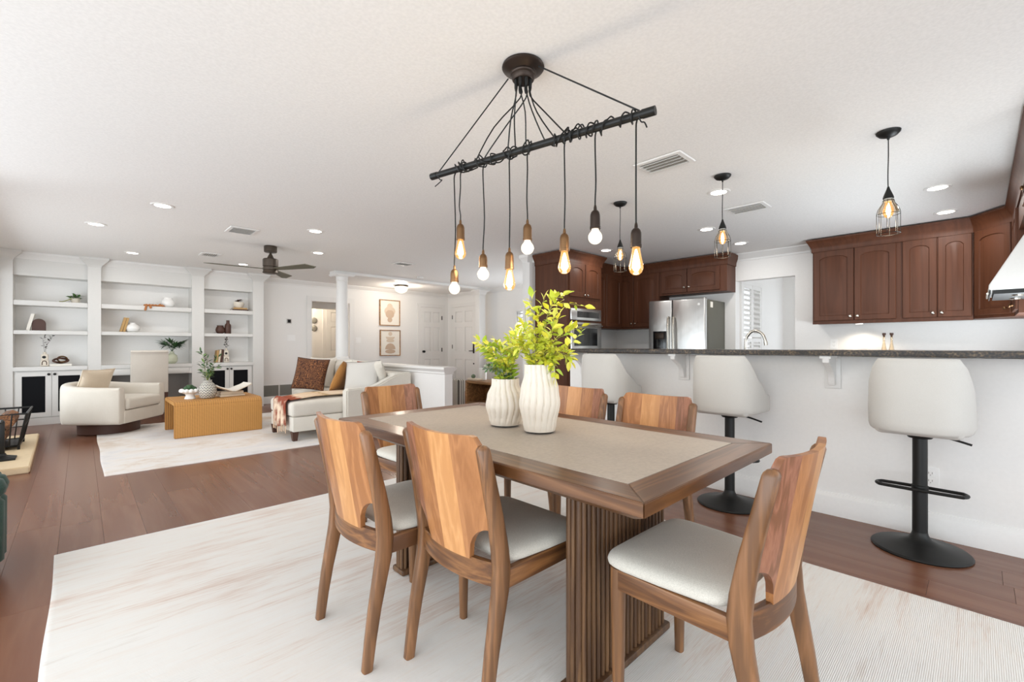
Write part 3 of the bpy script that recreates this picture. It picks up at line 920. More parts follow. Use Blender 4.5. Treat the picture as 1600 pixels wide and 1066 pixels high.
# caged pendants over the bar
pd = None
for px, py, lab in ((3.585, 0.387, 'black wire caged pendant light nearest the viewer, in front of the right wall cabinets'),
                    (3.585, 1.377, 'middle one of three black wire caged pendants over the bar'),
                    (3.585, 2.292, 'farthest black wire caged pendant, seen between two chandelier bulbs')):
    if pd is None:
        pd = thing('pendant_light', lab, 'pendant light', (px, py, H), 0, 'caged pendants over the bar', local=True)
        MB().lathe(0, 0, [(0.062, -0.001), (0.06, -0.01), (0.045, -0.026), (0.02, -0.036), (0.008, -0.038), (0.006, -0.05)], 28).build('canopy', 'black', pd)
        MB().tube([(0, 0, -0.045), (0.003, 0, -0.15), (0, 0.002, -0.28), (0, 0, -0.36)], 0.003, 6, 4).build('cord', 'black', pd)
        MB().lathe(0, 0, [(0.005, -0.34), (0.009, -0.355), (0.024, -0.395), (0.028, -0.41), (0.026, -0.414), (0.02, -0.414)], 20).build('socket_cap', 'black', pd)
        MB().lathe(0, 0, [(0.021, -0.412), (0.022, -0.425), (0.022, -0.432)], 20).build('socket_collar', 'white_fabric', pd)
        b = MB().lathe(0, 0, [(0.014, -0.425), (0.018, -0.45), (0.026, -0.48), (0.027, -0.5), (0.018, -0.525), (0.002, -0.534)], 18, False).build('bulb', 'edison', pd)
        MB().lathe(0, 0, [(0.003, -0.44), (0.009, -0.46), (0.013, -0.49), (0.008, -0.515), (0.002, -0.518)], 10).build('filament', 'filament_soft', b)
        MB().lathe(0, 0, [(0.026, -0.42), (0.03, -0.44), (0.045, -0.47), (0.053, -0.5)], 20, False, False).build('glass_shade', 'clear', pd)
        cg = MB()
        for k in range(8):
            a = 2 * pi * k / 8
            cg.tube([(r_ * cos(a), r_ * sin(a), z_) for r_, z_ in ((0.026, -0.42), (0.03, -0.44), (0.05, -0.475), (0.057, -0.5), (0.057, -0.56), (0.057, -0.63))], 0.0016, 5)
        for r_, z_ in ((0.027, -0.425), (0.0575, -0.51), (0.0575, -0.63)):
            cg.tube([(r_ * cos(2 * pi * k / 24), r_ * sin(2 * pi * k / 24), z_) for k in range(24)], 0.0018, 5, closed=True)
        cg.build('wire_cage', 'black', pd)
    else:
        dup(pd, (px, py, H), radians(13 * py), lab)
    a = bpy.data.lights.new('pendant_lamp', 'POINT'); a.energy = 2.0; a.color = (1, 0.82, 0.6); a.shadow_soft_size = 0.03
    ao = bpy.data.objects.new('pendant_lamp', a); ao.location = (px, py, H - 0.58); COL.objects.link(ao)

# ================================================================ kitchen
def arch_door(name, org, U, N, w, h, parent, mat='cherry', knob=None, stile=0.055, arch=0.045, top=0.065, knob_mat='nickel'):
    """raised-panel cabinet door with an arched panel; org = lower corner of the face"""
    U, N, O, Z = Vector(U), Vector(N), Vector(org), Vector((0, 0, 1))
    T = 0.02
    def P(u, z, n): return tuple(O + U * u + Z * z + N * n)
    na = 9
    def archring(d, n):
        u0, u1, z0, z1 = stile + d, w - stile - d, stile + d, h - top - arch
        out = [(u0, z0), (u1, z0)]
        for i in range(na):
            t = i / (na - 1)
            u = u1 + (u0 - u1) * t
            z = z1 - d * 0.9 + arch * sqrt(max(0, 1 - (2 * t - 1) ** 2 * 0.98)) if arch else z1 - d
            out.append((u, z))
        return [P(u, z, n) for u, z in out]
    def rect(e, n):
        out = [(e, e), (w - e, e)]
        for i in range(na):
            t = i / (na - 1)
            out.append((w - e + (2 * e - w) * t, h - e))
        return [P(u, z, n) for u, z in out]
    mb = MB().rings([rect(0, 0), rect(0, T - 0.004), rect(0.004, T), archring(0, T), archring(0.005, T - 0.009), archring(0.014, T - 0.009), archring(0.04, T - 0.001)], True, True)
    d = mb.build(name, mat, parent, 30)
    if knob:
        k = MB().lathe(0, 0, [(0.006, 0), (0.006, 0.012), (0.014, 0.018), (0.015, 0.024), (0.008, 0.03)], 12)
        q = N.to_track_quat('Z', 'Y').to_matrix().to_4x4()
        k.xf(Matrix.Translation(Vector(P(knob[0], knob[1], T))) @ q)
        k.build('knob', knob_mat, d)
    return d


def cab_crown(pts, mb=None):
    """crown mould swept along a plan polyline (outward is on the right of travel)"""
    prof = [(0.0, 2.27), (0.012, 2.272), (0.012, 2.30), (0.016, 2.33), (0.03, 2.35), (0.034, 2.36), (0.055, 2.40), (0.06, 2.405), (0.06, 2.425), (0.0, 2.425)]
    n = len(pts)
    rs = []
    P2 = [Vector(p) for p in pts]
    for i in range(n):
        a = (P2[i] - P2[i - 1]).normalized() if i else None
        b = (P2[i + 1] - P2[i]).normalized() if i < n - 1 else None
        na_ = Vector((a.y, -a.x)) if a else None
        nb_ = Vector((b.y, -b.x)) if b else None
        if a and b:
            m_ = (na_ + nb_).normalized(); m_ = m_ / max(0.4, m_.dot(na_))
        else:
            m_ = na_ or nb_
        rs.append([(P2[i].x + m_.x * d, P2[i].y + m_.y * d, z) for d, z in prof])
    return (mb or MB()).rings(rs)


FX = 6.55   # face of the cabinets on the back wall
# wall cabinets at the right
t = thing('wall_cabinet', 'brown wall cabinet of four arched doors right of the doorway', 'cabinet', (6.7, 0.74, 1.39), 0)
MB().box(FX, 6.868, 0.04, 1.43, 1.395, 2.30).build('carcass', 'cherry', t)
MB().box(FX - 0.004, FX, 0.04, 1.43, 1.385, 1.42).build('light_rail', 'cherry', t)
cab_crown([(6.868, 1.43), (FX, 1.43), (FX, 0.04)]).build('crown', 'cherry', t)
for y1, y0, kn in ((1.415, 1.02, 0.395 - 0.03), (1.012, 0.64, 0.03), (0.585, 0.31, 0.275 - 0.03), (0.302, 0.05, 0.03)):
    arch_door('door', (FX, y1, 1.425), (0, -1, 0), (-1, 0, 0), y1 - y0, 0.845, t, knob=(kn, 0.045), stile=0.058, arch=0.04)
t = thing('corner_cabinet', 'dark brown corner wall cabinet with one arched door behind the white hood', 'cabinet', (6.5, -0.2, 1.39), 0)
DA, DB = Vector((6.548, 0.034)), Vector((6.21, -0.228))
u_ = (DB - DA).normalized(); n_ = Vector((u_.y, -u_.x))
MB().prism([(6.548, 0.034), (6.21, -0.228), (6.21, -0.518), (6.868, -0.518), (6.868, 0.034)], 'z', 1.395, 2.30).build('carcass', 'cherry', t)
cab_crown([(DA.x, DA.y), (DB.x, DB.y)]).build('crown', 'cherry', t)
o_ = DA + u_ * 0.02
arch_door('door', (o_.x, o_.y, 1.425), (u_.x, u_.y, 0), (n_.x, n_.y, 0), (DB - DA).length - 0.04, 0.845, t, knob=((DB - DA).length - 0.075, 0.05), stile=0.058, arch=0.04, knob_mat='brass')
t = thing('wall_cabinet', 'dark brown wall cabinet beyond the white hood, at the right edge', 'cabinet', (5.9, -0.35, 1.39), 0)
MB().box(5.60, 6.208, -0.518, -0.228, 1.395, 2.30).build('carcass', 'cherry', t)
arch_door('door', (6.20, -0.228, 1.425), (-1, 0, 0), (0, 1, 0), 0.29, 0.845, t, knob=(0.25, 0.05), knob_mat='brass')
arch_door('door', (5.90, -0.228, 1.425), (-1, 0, 0), (0, 1, 0), 0.29, 0.845, t, knob=(0.04, 0.05), knob_mat='brass')
t = thing('wall_cabinet', 'dark brown cabinet run with tall crown above the hood, at the extreme right edge', 'cabinet', (4.7, -0.37, 2.0), 0)
MB().box(3.70, 5.595, -0.518, -0.228, 2.08, 2.30).build('carcass', 'cherry', t)
cab_crown([(6.208, -0.228), (3.70, -0.228)]).build('crown', 'cherry', t)
arch_door('door', (4.74, -0.228, 2.09), (-1, 0, 0), (0, 1, 0), 0.49, 0.19, t, arch=0.0, knob=(0.45, 0.03), knob_mat='brass')
# range hood
t = thing('range_hood', 'white sloped range hood with dark metal rim at the right edge', 'range hood', (5.2, -0.3, 1.5), 0)
MB().prism([(-0.518, 1.53), (-0.05, 1.53), (-0.05, 1.565), (-0.3, 2.07), (-0.518, 2.07)], 'x', 4.80, 5.56).build('canopy', 'lacquer', t, bevel=0.004)
MB().box(4.83, 5.53, -0.5, -0.075, 1.50, 1.53).box(4.815, 5.545, -0.06, -0.055, 1.50, 1.535).build('rim', 'black', t)
MB().lathe(5.0, -0.2, [(0.03, 1.49), (0.034, 1.5)], 14).lathe(5.36, -0.2, [(0.03, 1.49), (0.034, 1.5)], 14).build('lamp', 'nickel', t)
MB().tube([(4.95, -0.045, 1.515), (5.41, -0.045, 1.515)], 0.008, 8).build('rail', 'nickel', t)

# wall cabinets beside and above the fridge
t = thing('wall_cabinet', 'brown wall cabinet with two tall arched doors left of the fridge', 'cabinet', (6.7, 3.95, 1.4), 0)
MB().box(FX, 6.868, 3.475, 4.455, 1.40, 2.30).build('carcass', 'cherry', t)
for y1, y0, kn in ((4.39, 3.93, 0.43), (3.92, 3.485, 0.03)):
    arch_door('door', (FX, y1, 1.425), (0, -1, 0), (-1, 0, 0), y1 - y0, 0.845, t, knob=(kn, 0.06), stile=0.065, arch=0.04)
cab_crown([(FX, 4.455), (FX, 3.475)]).build('crown', 'cherry', t)
t = thing('wall_cabinet', 'short brown wall cabinet with two arched doors above the fridge', 'cabinet', (6.7, 2.95, 1.9), 0)
MB().box(FX, 6.868, 2.455, 3.473, 1.90, 2.30).build('carcass', 'cherry', t)
for y1, y0, kn in ((3.44, 3.035, 0.375), (3.02, 2.55, 0.03)):
    arch_door('door', (FX, y1, 1.925), (0, -1, 0), (-1, 0, 0), y1 - y0, 0.345, t, knob=(kn, 0.075), stile=0.065, arch=0.035)
cab_crown([(FX, 3.473), (FX, 2.455), (6.868, 2.455)][::1]).build('crown', 'cherry', t)
# tall oven cabinet
t = thing('oven_cabinet', 'tall brown oven cabinet with crown, left end of the kitchen', 'cabinet', (5.15, 4.16, 0), 0)
MB().box(4.745, 5.55, 3.87, 4.455, 0.0, 2.30).build('carcass', 'cherry', t)
cab_crown([(5.55, 4.455), (5.55, 3.87), (4.745, 3.87), (4.745, 4.455)][::-1]).build('crown', 'cherry', t)
for x0, x1, kn in ((4.79, 5.135, 0.315), (5.145, 5.50, 0.03)):
    arch_door('door', (x0, 3.87, 1.80), (1, 0, 0), (0, -1, 0), x1 - x0, 0.47, t, knob=(kn, 0.03), stile=0.06, arch=0.04)
t = thing('wall_oven', 'stainless wall oven built into the tall brown cabinet', 'oven', (5.15, 3.86, 0.7), 0)
MB().rbox(4.80, 5.50, 3.835, 3.868, 1.475, 1.64, 0.008).build('control_panel', 'steel', t)
MB().box(4.93, 5.44, 3.832, 3.836, 1.515, 1.60).build('display', 'blackglass', t)
d = MB().rbox(4.80, 5.50, 3.83, 3.868, 0.78, 1.45, 0.01).build('oven_door', 'steel', t)
MB().box(4.86, 5.39, 3.826, 3.832, 1.12, 1.37).build('glass', 'blackglass', d)
MB().tube([(4.84, 3.86, 1.40), (4.84, 3.79, 1.405), (5.15, 3.775, 1.405), (5.46, 3.79, 1.405), (5.46, 3.86, 1.40)], 0.012, 8, 4).build('handle', 'nickel', d)
t = thing('wall_cabinet', 'dark brown wall cabinet in the corner right of the oven', 'cabinet', (6.0, 4.3, 1.4), 0)
MB().box(5.552, 6.545, 4.14, 4.455, 1.40, 2.30).build('carcass', 'cherry', t)
cab_crown([(5.615, 4.14), (6.49, 4.14)]).build('crown', 'cherry', t)
arch_door('door', (5.63, 4.14, 1.425), (1, 0, 0), (0, -1, 0), 0.42, 0.845, t)
arch_door('door', (6.06, 4.14, 1.425), (1, 0, 0), (0, -1, 0), 0.42, 0.845, t)

# fridge
t = thing('fridge', 'stainless side-by-side fridge with black dispenser and dark grey side', 'fridge', (6.5, 3.03, 0), 0)
MB().rbox(6.26, 6.86, 2.60, 3.46, 0.04, 1.765, 0.006).build('body', 'olive', t)
MB().box(6.3, 6.8, 2.65, 3.4, 0, 0.05).build('plinth', 'black', t)
dl_ = MB().rbox(6.175, 6.255, 3.09, 3.455, 0.08, 1.79, 0.018, 3).build('freezer_door', 'steel', t)
dr_ = MB().rbox(6.175, 6.255, 2.605, 3.08, 0.08, 1.79, 0.018, 3).build('fridge_door', 'steel', t)
di = MB().rbox(6.165, 6.178, 3.17, 3.375, 0.92, 1.335, 0.004).build('dispenser', 'blackglass', dl_)
MB().rbox(6.155, 6.167, 3.20, 3.345, 1.22, 1.31, 0.004).box(6.15, 6.17, 3.19, 3.355, 0.95, 0.965).build('dispenser_panel', 'bronze', dl_)
for y, dd in ((3.125, dl_), (3.045, dr_)):
    MB().tube([(6.18, y, 1.53), (6.135, y, 1.51), (6.125, y, 1.25), (6.125, y, 0.9), (6.135, y, 0.62), (6.18, y, 0.60)], 0.015, 10, 4).build('handle', 'nickel', dd)
em = MB().lathe(0, 0, [(0.018, 0), (0.018, 0.004)], 20).xf(Matrix.Translation((6.176, 2.69, 1.70)) @ Matrix.Rotation(radians(-90), 4, 'Y')).build('emblem', 'whiteceramic', dr_, label='small round white emblem')
MB().box(6.34, 6.42, 2.597, 2.60, 1.66, 1.74).build('sticker', 'paper', t, label='white sticker on the fridge side')

# base cabinets and counters behind the bar
t = thing('kitchen_counter', 'kitchen counter along the back wall under the right wall cabinets', 'counter', (6.5, 0.5, 0), 0)
MB().box(6.27, 6.868, -0.518, 1.62, 0.1, 0.87).box(6.33, 6.868, -0.518, 1.62, 0, 0.1).build('base', 'cherry', t)
MB().box(6.23, 6.868, -0.518, 1.64, 0.87, 0.91).build('worktop', 'granite', t)
t = thing('kitchen_counter', 'kitchen counter between oven cabinet and fridge', 'counter', (6.2, 4.1, 0), 0)
MB().box(5.56, 6.868, 3.87, 4.455, 0, 0.87).box(6.27, 6.868, 3.475, 3.87, 0, 0.87).build('base', 'cherry', t)
MB().box(5.555, 6.868, 3.84, 4.455, 0.87, 0.91).box(6.23, 6.868, 3.47, 3.84, 0.87, 0.91).build('worktop', 'granite', t)
t = thing('sink_counter', 'sink counter on the kitchen side of the bar', 'counter', (4.05, 1.2, 0), 0)
MB().box(3.742, 4.3, -0.515, 2.88, 0, 0.87).build('base', 'cherry', t)
MB().box(3.742, 4.34, -0.515, 2.88, 0.87, 0.91).build('worktop', 'granite', t)
# faucet
t = thing('faucet', 'curved nickel kitchen faucet rising behind the bar top', 'faucet', (4.0, 1.35, 0.91), 0)
MB().lathe(4.0, 1.35, [(0.026, 0.91), (0.026, 0.925), (0.02, 0.935), (0.018, 0.98)], 16).build('base', 'nickel', t)
MB().tube([(4.0, 1.35, 0.97), (4.0, 1.35, 1.12), (4.0, 1.34, 1.19), (4.0, 1.305, 1.236), (4.0, 1.265, 1.243), (4.0, 1.225, 1.22), (4.0, 1.205, 1.18), (4.0, 1.197, 1.15)], 0.011, 12, 5).build('spout', 'nickel', t)
MB().tube([(4.0, 1.199, 1.158), (4.0, 1.194, 1.125)], 0.014, 12).build('spray_head', 'nickel', t)
MB().tube([(4.0, 1.37, 0.95), (4.0, 1.43, 0.985)], 0.007, 8).build('lever', 'nickel', t)
# carafes under the cabinets
for k, (bx, by, lab) in enumerate(((6.66, 0.757, 'left clear glass carafe with dark stopper under the brown wall cabinet'), (6.66, 0.69, 'right clear glass carafe with dark stopper under the brown wall cabinet'))):
    t = thing('carafe', lab, 'carafe', (bx, by, 0.91), 0, 'glass carafes on the counter')
    MB().lathe(bx, by, [(0.030, 0.912), (0.033, 0.93), (0.031, 1.04), (0.016, 1.13), (0.011, 1.16), (0.011, 1.235), (0.014, 1.24)], 20, True, False).build('body', 'clear', t)
    MB().lathe(bx, by, [(0.008, 1.22), (0.012, 1.242), (0.017, 1.246), (0.017, 1.268)], 14).build('stopper', 'browncer', t)
    MB().lathe(bx, by, [(0.027, 0.915), (0.030, 0.93), (0.029, 0.985), (0.026, 0.99)], 20).build('oil', 'beige_linen', t)
t = thing('puck_light', 'lit puck light under the right wall cabinet', 'light', (6.62, 0.98, 1.38), 0)
MB().lathe(6.62, 0.98, [(0.04, 1.378), (0.042, 1.394)], 20).build('housing', 'trim', t)
MB().lathe(6.62, 0.98, [(0.002, 1.3765), (0.034, 1.377), (0.036, 1.3785)], 20).build('lens', 'lens', t)
a = bpy.data.lights.new('puck_lamp', 'SPOT'); a.energy = 7; a.color = (1, 0.87, 0.7); a.spot_size = radians(140); a.spot_blend = 0.6; a.shadow_soft_size = 0.03
ao = bpy.data.objects.new('puck_lamp', a); ao.location = (6.66, 0.98, 1.37); COL.objects.link(ao)
def outlet(name, lab, P0, U, N, cat='outlet', w=0.075, h=0.12, kind='outlet'):
    U, N, Z, O = Vector(U), Vector(N), Vector((0, 0, 1)), Vector(P0)
    t = thing(name, lab, cat, tuple(O), 0)
    def bx(mb, u0, u1, z0, z1, n0, n1):
        P = lambda u, z, n: tuple(O + U * u + Z * z + N * n)
        return mb.add([P(u0, z0, n0), P(u1, z0, n0), P(u1, z1, n0), P(u0, z1, n0), P(u0, z0, n1), P(u1, z0, n1), P(u1, z1, n1), P(u0, z1, n1)],
                      [(0, 3, 2, 1), (4, 5, 6, 7), (0, 1, 5, 4), (1, 2, 6, 5), (2, 3, 7, 6), (3, 0, 4, 7)])
    bx(MB(), -w / 2, w / 2, -h / 2, h / 2, 0.001, 0.007).build('plate', 'plate', t, bevel=0.002)
    if kind == 'outlet':
        for z in (-0.022, 0.022):
            r_ = bx(MB(), -0.017, 0.017, z - 0.016, z + 0.016, 0.007, 0.0085).build('receptacle', 'plate', t)
            s_ = MB(); bx(s_, -0.009, -0.0065, z - 0.002, z + 0.009, 0.0085, 0.009); bx(s_, 0.0065, 0.009, z - 0.002, z + 0.009, 0.0085, 0.009); bx(s_, -0.002, 0.002, z - 0.011, z - 0.007, 0.0085, 0.009)
            s_.build('slots', 'darkgrey', r_)
    else:
        for i in range(kind):
            u = (i - (kind - 1) / 2) * 0.046
            bx(MB(), u - 0.016, u + 0.016, -0.033, 0.033, 0.007, 0.010).build('rocker', 'plate', t)
outlet('wall_outlet', 'white outlet on the bar wall behind the nearest stool pole', (3.594, 0.197, 0.35), (0, -1, 0), (-1, 0, 0))
outlet('wall_outlet', 'white outlet on the kitchen wall left of the under-cabinet light', (6.87, 1.27, 1.145), (0, -1, 0), (-1, 0, 0))
outlet('wall_outlet', 'white outlet on the kitchen wall just under the under-cabinet light', (6.87, 0.98, 1.145), (0, -1, 0), (-1, 0, 0))
outlet('light_switch', 'wide white switch plate under the thermostat', (3.04, 9.55, 1.28), (1, 0, 0), (0, -1, 0), 'switch', 0.15, 0.12, 3)
outlet('light_switch', 'white switch plate right of the cased opening, left of the pictures', (4.44, 9.55, 1.25), (1, 0, 0), (0, -1, 0), 'switch', 0.12, 0.12, 2)
t = thing('thermostat', 'small dark square thermostat on the grey wall', 'thermostat', (2.995, 9.55, 1.613), 0)
MB().rbox(2.945, 3.045, 9.538, 9.549, 1.56, 1.665, 0.004).build('housing', 'lacquer', t)
MB().rbox(2.957, 3.033, 9.532, 9.54, 1.575, 1.652, 0.004).build('screen', 'darkgrey', t)
MB().box(2.967, 3.023, 9.53, 9.533, 1.585, 1.642).build('display', 'blackglass', t)
# return-air grilles near the floor
for x0, x1, lab in ((2.53, 2.80, 'grey return-air grille near the floor, left one beside the shelves'), (2.825, 3.09, 'grey return-air grille near the floor, right one by the sofa')):
    t = thing('return_grille', lab, 'vent', ((x0 + x1) / 2, 9.55, 0.24), 0, 'return-air grilles')
    MB().box(x0, x1, 9.546, 9.55, 0.14, 0.35).build('backing', 'grille', t)
    MB().box(x0, x0 + 0.012, 9.535, 9.548, 0.14, 0.35).box(x1 - 0.012, x1, 9.535, 9.548, 0.14, 0.35).box(x0, x1, 9.535, 9.548, 0.338, 0.35).box(x0, x1, 9.535, 9.548, 0.14, 0.152).build('frame', 'grille', t)
    lv = MB().box(x0 + 0.012, x1 - 0.012, 9.537, 9.546, 0.16, 0.165).build('louver', 'grille', t)
    for i in range(1, 9):
        clone(lv, t, (0, 0, i * 0.02))

# ================================================================ the bar
t = thing('bar_counter', 'dark speckled granite bar top on the white half wall', 'counter', (3.56, 1.1, 1.05), 0)
MB().prism([(3.33, -0.515), (3.33, 2.67), (3.36, 2.70), (3.585, 2.89), (3.82, 2.89), (3.82, -0.515)], 'z', 1.058, 1.0925).build('slab', 'granite', t, bevel=0.006)
cb = None
for y, lab in ((0.67, 'white corbel bracket under the bar top beside the nearest stool'), (1.685, 'white corbel bracket under the bar top, left of the middle stool'), (2.70, 'white corbel bracket under the left end of the bar top')):
    if cb is None:
        cb = thing('corbel', lab, 'bracket', (3.594, y, 0.84), 0, 'white corbels under the bar', local=True)
        MB().rbox(-0.018, -0.001, -0.045, 0.045, 0, 0.212, 0.004).build('back_plate', 'trim', cb)
        pts = [(-0.018, 0.03), (-0.028, 0.02), (-0.042, 0.022), (-0.05, 0.04)] + [(-0.05 - 0.16 * (i / 8) ** 1.6, 0.04 + 0.135 * (i / 8) ** 0.75) for i in range(1, 9)] + [(-0.215, 0.205), (-0.018, 0.205)]
        MB().prism([(p[0], p[1]) for p in pts], 'y', -0.018, 0.018).build('scroll', 'trim', cb, bevel=0.003)
        MB().box(-0.225, -0.018, -0.03, 0.03, 0.2, 0.217).build('arm', 'trim', cb)
    else:
        dup(cb, (3.594, y, 0.84), 0, lab)


def uloft(path, thick, zb, zt, ex=0.55, n=14):
    """rounded upright shell that follows a plan path"""
    P2 = [Vector((p[0], p[1])) for p in path]
    L = len(P2)
    rs = []
    for i, p in enumerate(P2):
        a, b = P2[max(0, i - 1)], P2[min(L - 1, i + 1)]
        tg = (b - a).normalized()
        nn = Vector((tg.y, -tg.x))
        z0, z1 = zb(i / (L - 1)), zt(i / (L - 1))
        th = thick(i / (L - 1)) if callable(thick) else thick
        ring = []
        for k in range(n):
            q = 2 * pi * k / n
            c_, s_ = cos(q), sin(q)
            dn = th / 2 * math.copysign(abs(c_) ** ex, c_)
            dz = math.copysign(abs(s_) ** (ex * 0.6), s_)
            ring.append((p.x + nn.x * dn, p.y + nn.y * dn, (z0 + z1) / 2 + (z1 - z0) / 2 * dz))
        rs.append(ring)
    # rounded ends
    def endcap(r, s):
        c = Vector((sum(p[0] for p in r) / n, sum(p[1] for p in r) / n, sum(p[2] for p in r) / n))
        return [tuple(c + (Vector(p) - c) * s) for p in r]
    d0 = (P2[0] - P2[1]).normalized() * 0.012
    d1 = (P2[-1] - P2[-2]).normalized() * 0.012
    sh = lambda r, d: [(p[0] + d.x, p[1] + d.y, p[2]) for p in r]
    rs = [sh(endcap(rs[0], 0.8), d0)] + rs + [sh(endcap(rs[-1], 0.8), d1)]
    return MB().rings(rs)


# bar stools: local +y faces the bar
st = None
for x, y, rz, lab in ((3.325, 0.225, -90, 'white upholstered bar stool nearest the viewer, at right in front of the outlet'),
                      (3.32, 1.226, -90, 'middle white upholstered bar stool, behind the dining table corner'),
                      (3.32, 2.215, -90, 'farthest white upholstered bar stool, behind the far dining chairs')):
    if st is None:
        st = thing('bar_stool', lab, 'stool', (x, y, 0), radians(rz), 'white bar stools', local=True)
        MB().lathe(0, 0, [(0.208, 0.0), (0.212, 0.006), (0.205, 0.014), (0.15, 0.026), (0.09, 0.042), (0.05, 0.062), (0.036, 0.085), (0.033, 0.10)], 48).build('base', 'black', st)
        MB().lathe(0, 0, [(0.033, 0.09), (0.033, 0.33), (0.036, 0.332), (0.036, 0.355), (0.032, 0.358), (0.032, 0.62)], 24).build('pole', 'black', st)
        pts = []
        for k in range(28):
            a = 2 * pi * k / 28
            pts.append(((0.14 if cos(a) > 0 else -0.14) * (1 if abs(sin(a)) < 0.95 else 0.3) + 0.046 * cos(a), 0.046 * sin(a), 0.335))
        MB().tube(pts, 0.009, 8, 2, closed=True).build('footrest', 'black', st)
        MB().tube([(0.02, 0.0, 0.635), (0.10, 0.02, 0.628), (0.2, 0.03, 0.60)], 0.006, 8, 3).build('lever', 'black', st)
        MB().lathe(0, 0, [(0.05, 0.615), (0.06, 0.63), (0.06, 0.645)], 24).build('seat_plate', 'black', st)
        R = 0.185
        path = [(R + 0.004, 0.13), (R + 0.002, 0.075), (R, 0.02)]
        for k in range(1, 16):
            a = -pi * k / 16
            path.append((R * (abs(cos(a)) ** 0.62) * (1 if cos(a) > 0 else -1), -0.02 + 0.19 * -(abs(sin(a)) ** 0.72)))
        path += [(-R, 0.02), (-R - 0.002, 0.075), (-R - 0.004, 0.13)]
        def zt(u):
            k = abs(u - 0.5) * 2
            return 1.055 if k < 0.42 else 1.055 - 0.27 * (min(1, (k - 0.42) / 0.5)) ** 1.1
        uloft(path, 0.065, lambda u: 0.66, zt, 0.6).build('backrest', 'white_fabric', st, 60)
        MB().rbox(-0.18, 0.18, -0.19, 0.2, 0.645, 0.74, 0.035, 4, 0.015).build('seat', 'white_fabric', st, 60)
    else:
        dup(st, (x, y, 0), radians(rz), lab)

# ================================================================ dining group
def rug(name, x0, x1, y0, y1, th, mat, label, wob=0.004):
    n = 40
    rs = []
    rr_ = random.Random(name)
    for e, z in ((0.0, 0.0005), (0.0, th * 0.7), (0.004, th), (0.02, th)):
        ring = []
        for k in range(n): ring.append((x0 + e + (x1 - x0 - 2 * e) * k / n, y0 + e, z))
        for k in range(n): ring.append((x1 - e, y0 + e + (y1 - y0 - 2 * e) * k / n, z))
        for k in range(n): ring.append((x1 - e - (x1 - x0 - 2 * e) * k / n, y1 - e, z))
        for k in range(n): ring.append((x0 + e, y1 - e - (y1 - y0 - 2 * e) * k / n, z))
        rs.append([(p[0] + wob * sin(p[1] * 5 + p[0] * 3), p[1] + wob * sin(p[0] * 4.3 + 1), p[2]) for p in ring])
    return tag(MB().rings(rs).build(name, mat), label, 'rug')
rug('area_rug', -0.10, 2.69, -0.25, 3.405, 0.008, 'rug_dining', 'large faded cream and blush rug under the dining table')
rug('area_rug', 0.14, 2.6, 5.17, 8.2, 0.008, 'rug_living', 'pale abstract rug under the wicker coffee table')
RZ = 0.008

tx0, tx1, ty0, ty1 = 0.927, 1.845, 0.53, 2.215
t = thing('dining_table', 'walnut dining table with taupe inlaid top and slatted pedestals', 'table', ((tx0 + tx1) / 2, (ty0 + ty1) / 2, RZ), 0)
bw = 0.105
prof = [(0.0, 0.757), (0.0, 0.724), (0.055, 0.694), (bw + 0.04, 0.694), (bw + 0.04, 0.74), (bw, 0.745), (bw, 0.7585), (0.003, 0.76)]
def corners(d): return [(tx0 + d, ty0 + d), (tx1 - d, ty0 + d), (tx1 - d, ty1 - d), (tx0 + d, ty1 - d)]
for k in range(4):
    a, b = k, (k + 1) % 4
    g = 0.0006
    ra, rb = [], []
    for d, z in prof:
        c_ = corners(d)
        dirv = (Vector(c_[b]) - Vector(c_[a])).normalized() * g
        ra.append((c_[a][0] + dirv.x, c_[a][1] + dirv.y, z)); rb.append((c_[b][0] - dirv.x, c_[b][1] - dirv.y, z))
    MB().rings([ra, rb]).build('border_board', 'table_wood_x' if k in (0, 2) else 'table_wood', t, 20, bevel=0.0015)
e = bw + 0.001
MB().rbox(tx0 + e, tx1 - e, ty0 + e, ty1 - e, 0.742, 0.7595, 0.001, 1).build('inlay', 'inlay', t)
slat = None
for py in (0.89, 1.965):
    x0, x1, hw_ = 1.13, 1.655, 0.03
    MB().rbox(x0, x1, py - hw_ + 0.008, py + hw_ - 0.008, 0.03, 0.70, 0.004).build('pedestal_core', 'slat_wood', t)
    MB().rbox(x0 - 0.018, x1 + 0.018, py - hw_ - 0.02, py + hw_ + 0.02, RZ + 0.0005, 0.036, 0.008).build('plinth', 'slat_wood', t)
    MB().rbox(x0 - 0.02, x1 + 0.02, py - hw_ - 0.06, py + hw_ + 0.06, 0.672, 0.694, 0.004).build('top_cleat', 'slat_wood', t)
    spots = []
    n = 21
    for i in range(n):
        x = x0 + 0.011 + (x1 - x0 - 0.022) * i / (n - 1)
        spots += [(x, py - hw_ + 0.004), (x, py + hw_ - 0.004)]
    for y in (py - 0.018, py + 0.004, py + 0.02):
        spots += [(x0 - 0.002, y), (x1 + 0.002, y)]
    for (x, y) in spots:
        if slat is None:
            pts = [(0.0088 * cos(2 * pi * k / 8), 0.0105 * sin(2 * pi * k / 8)) for k in range(8)]
            ox, oy = x, y
            slat = MB().prism([(x + p[0], y + p[1]) for p in pts], 'z', 0.034, 0.69).build('slat', 'slat_wood', t, 60)
        else:
            clone(slat, t, (x - ox, y - oy, 0))

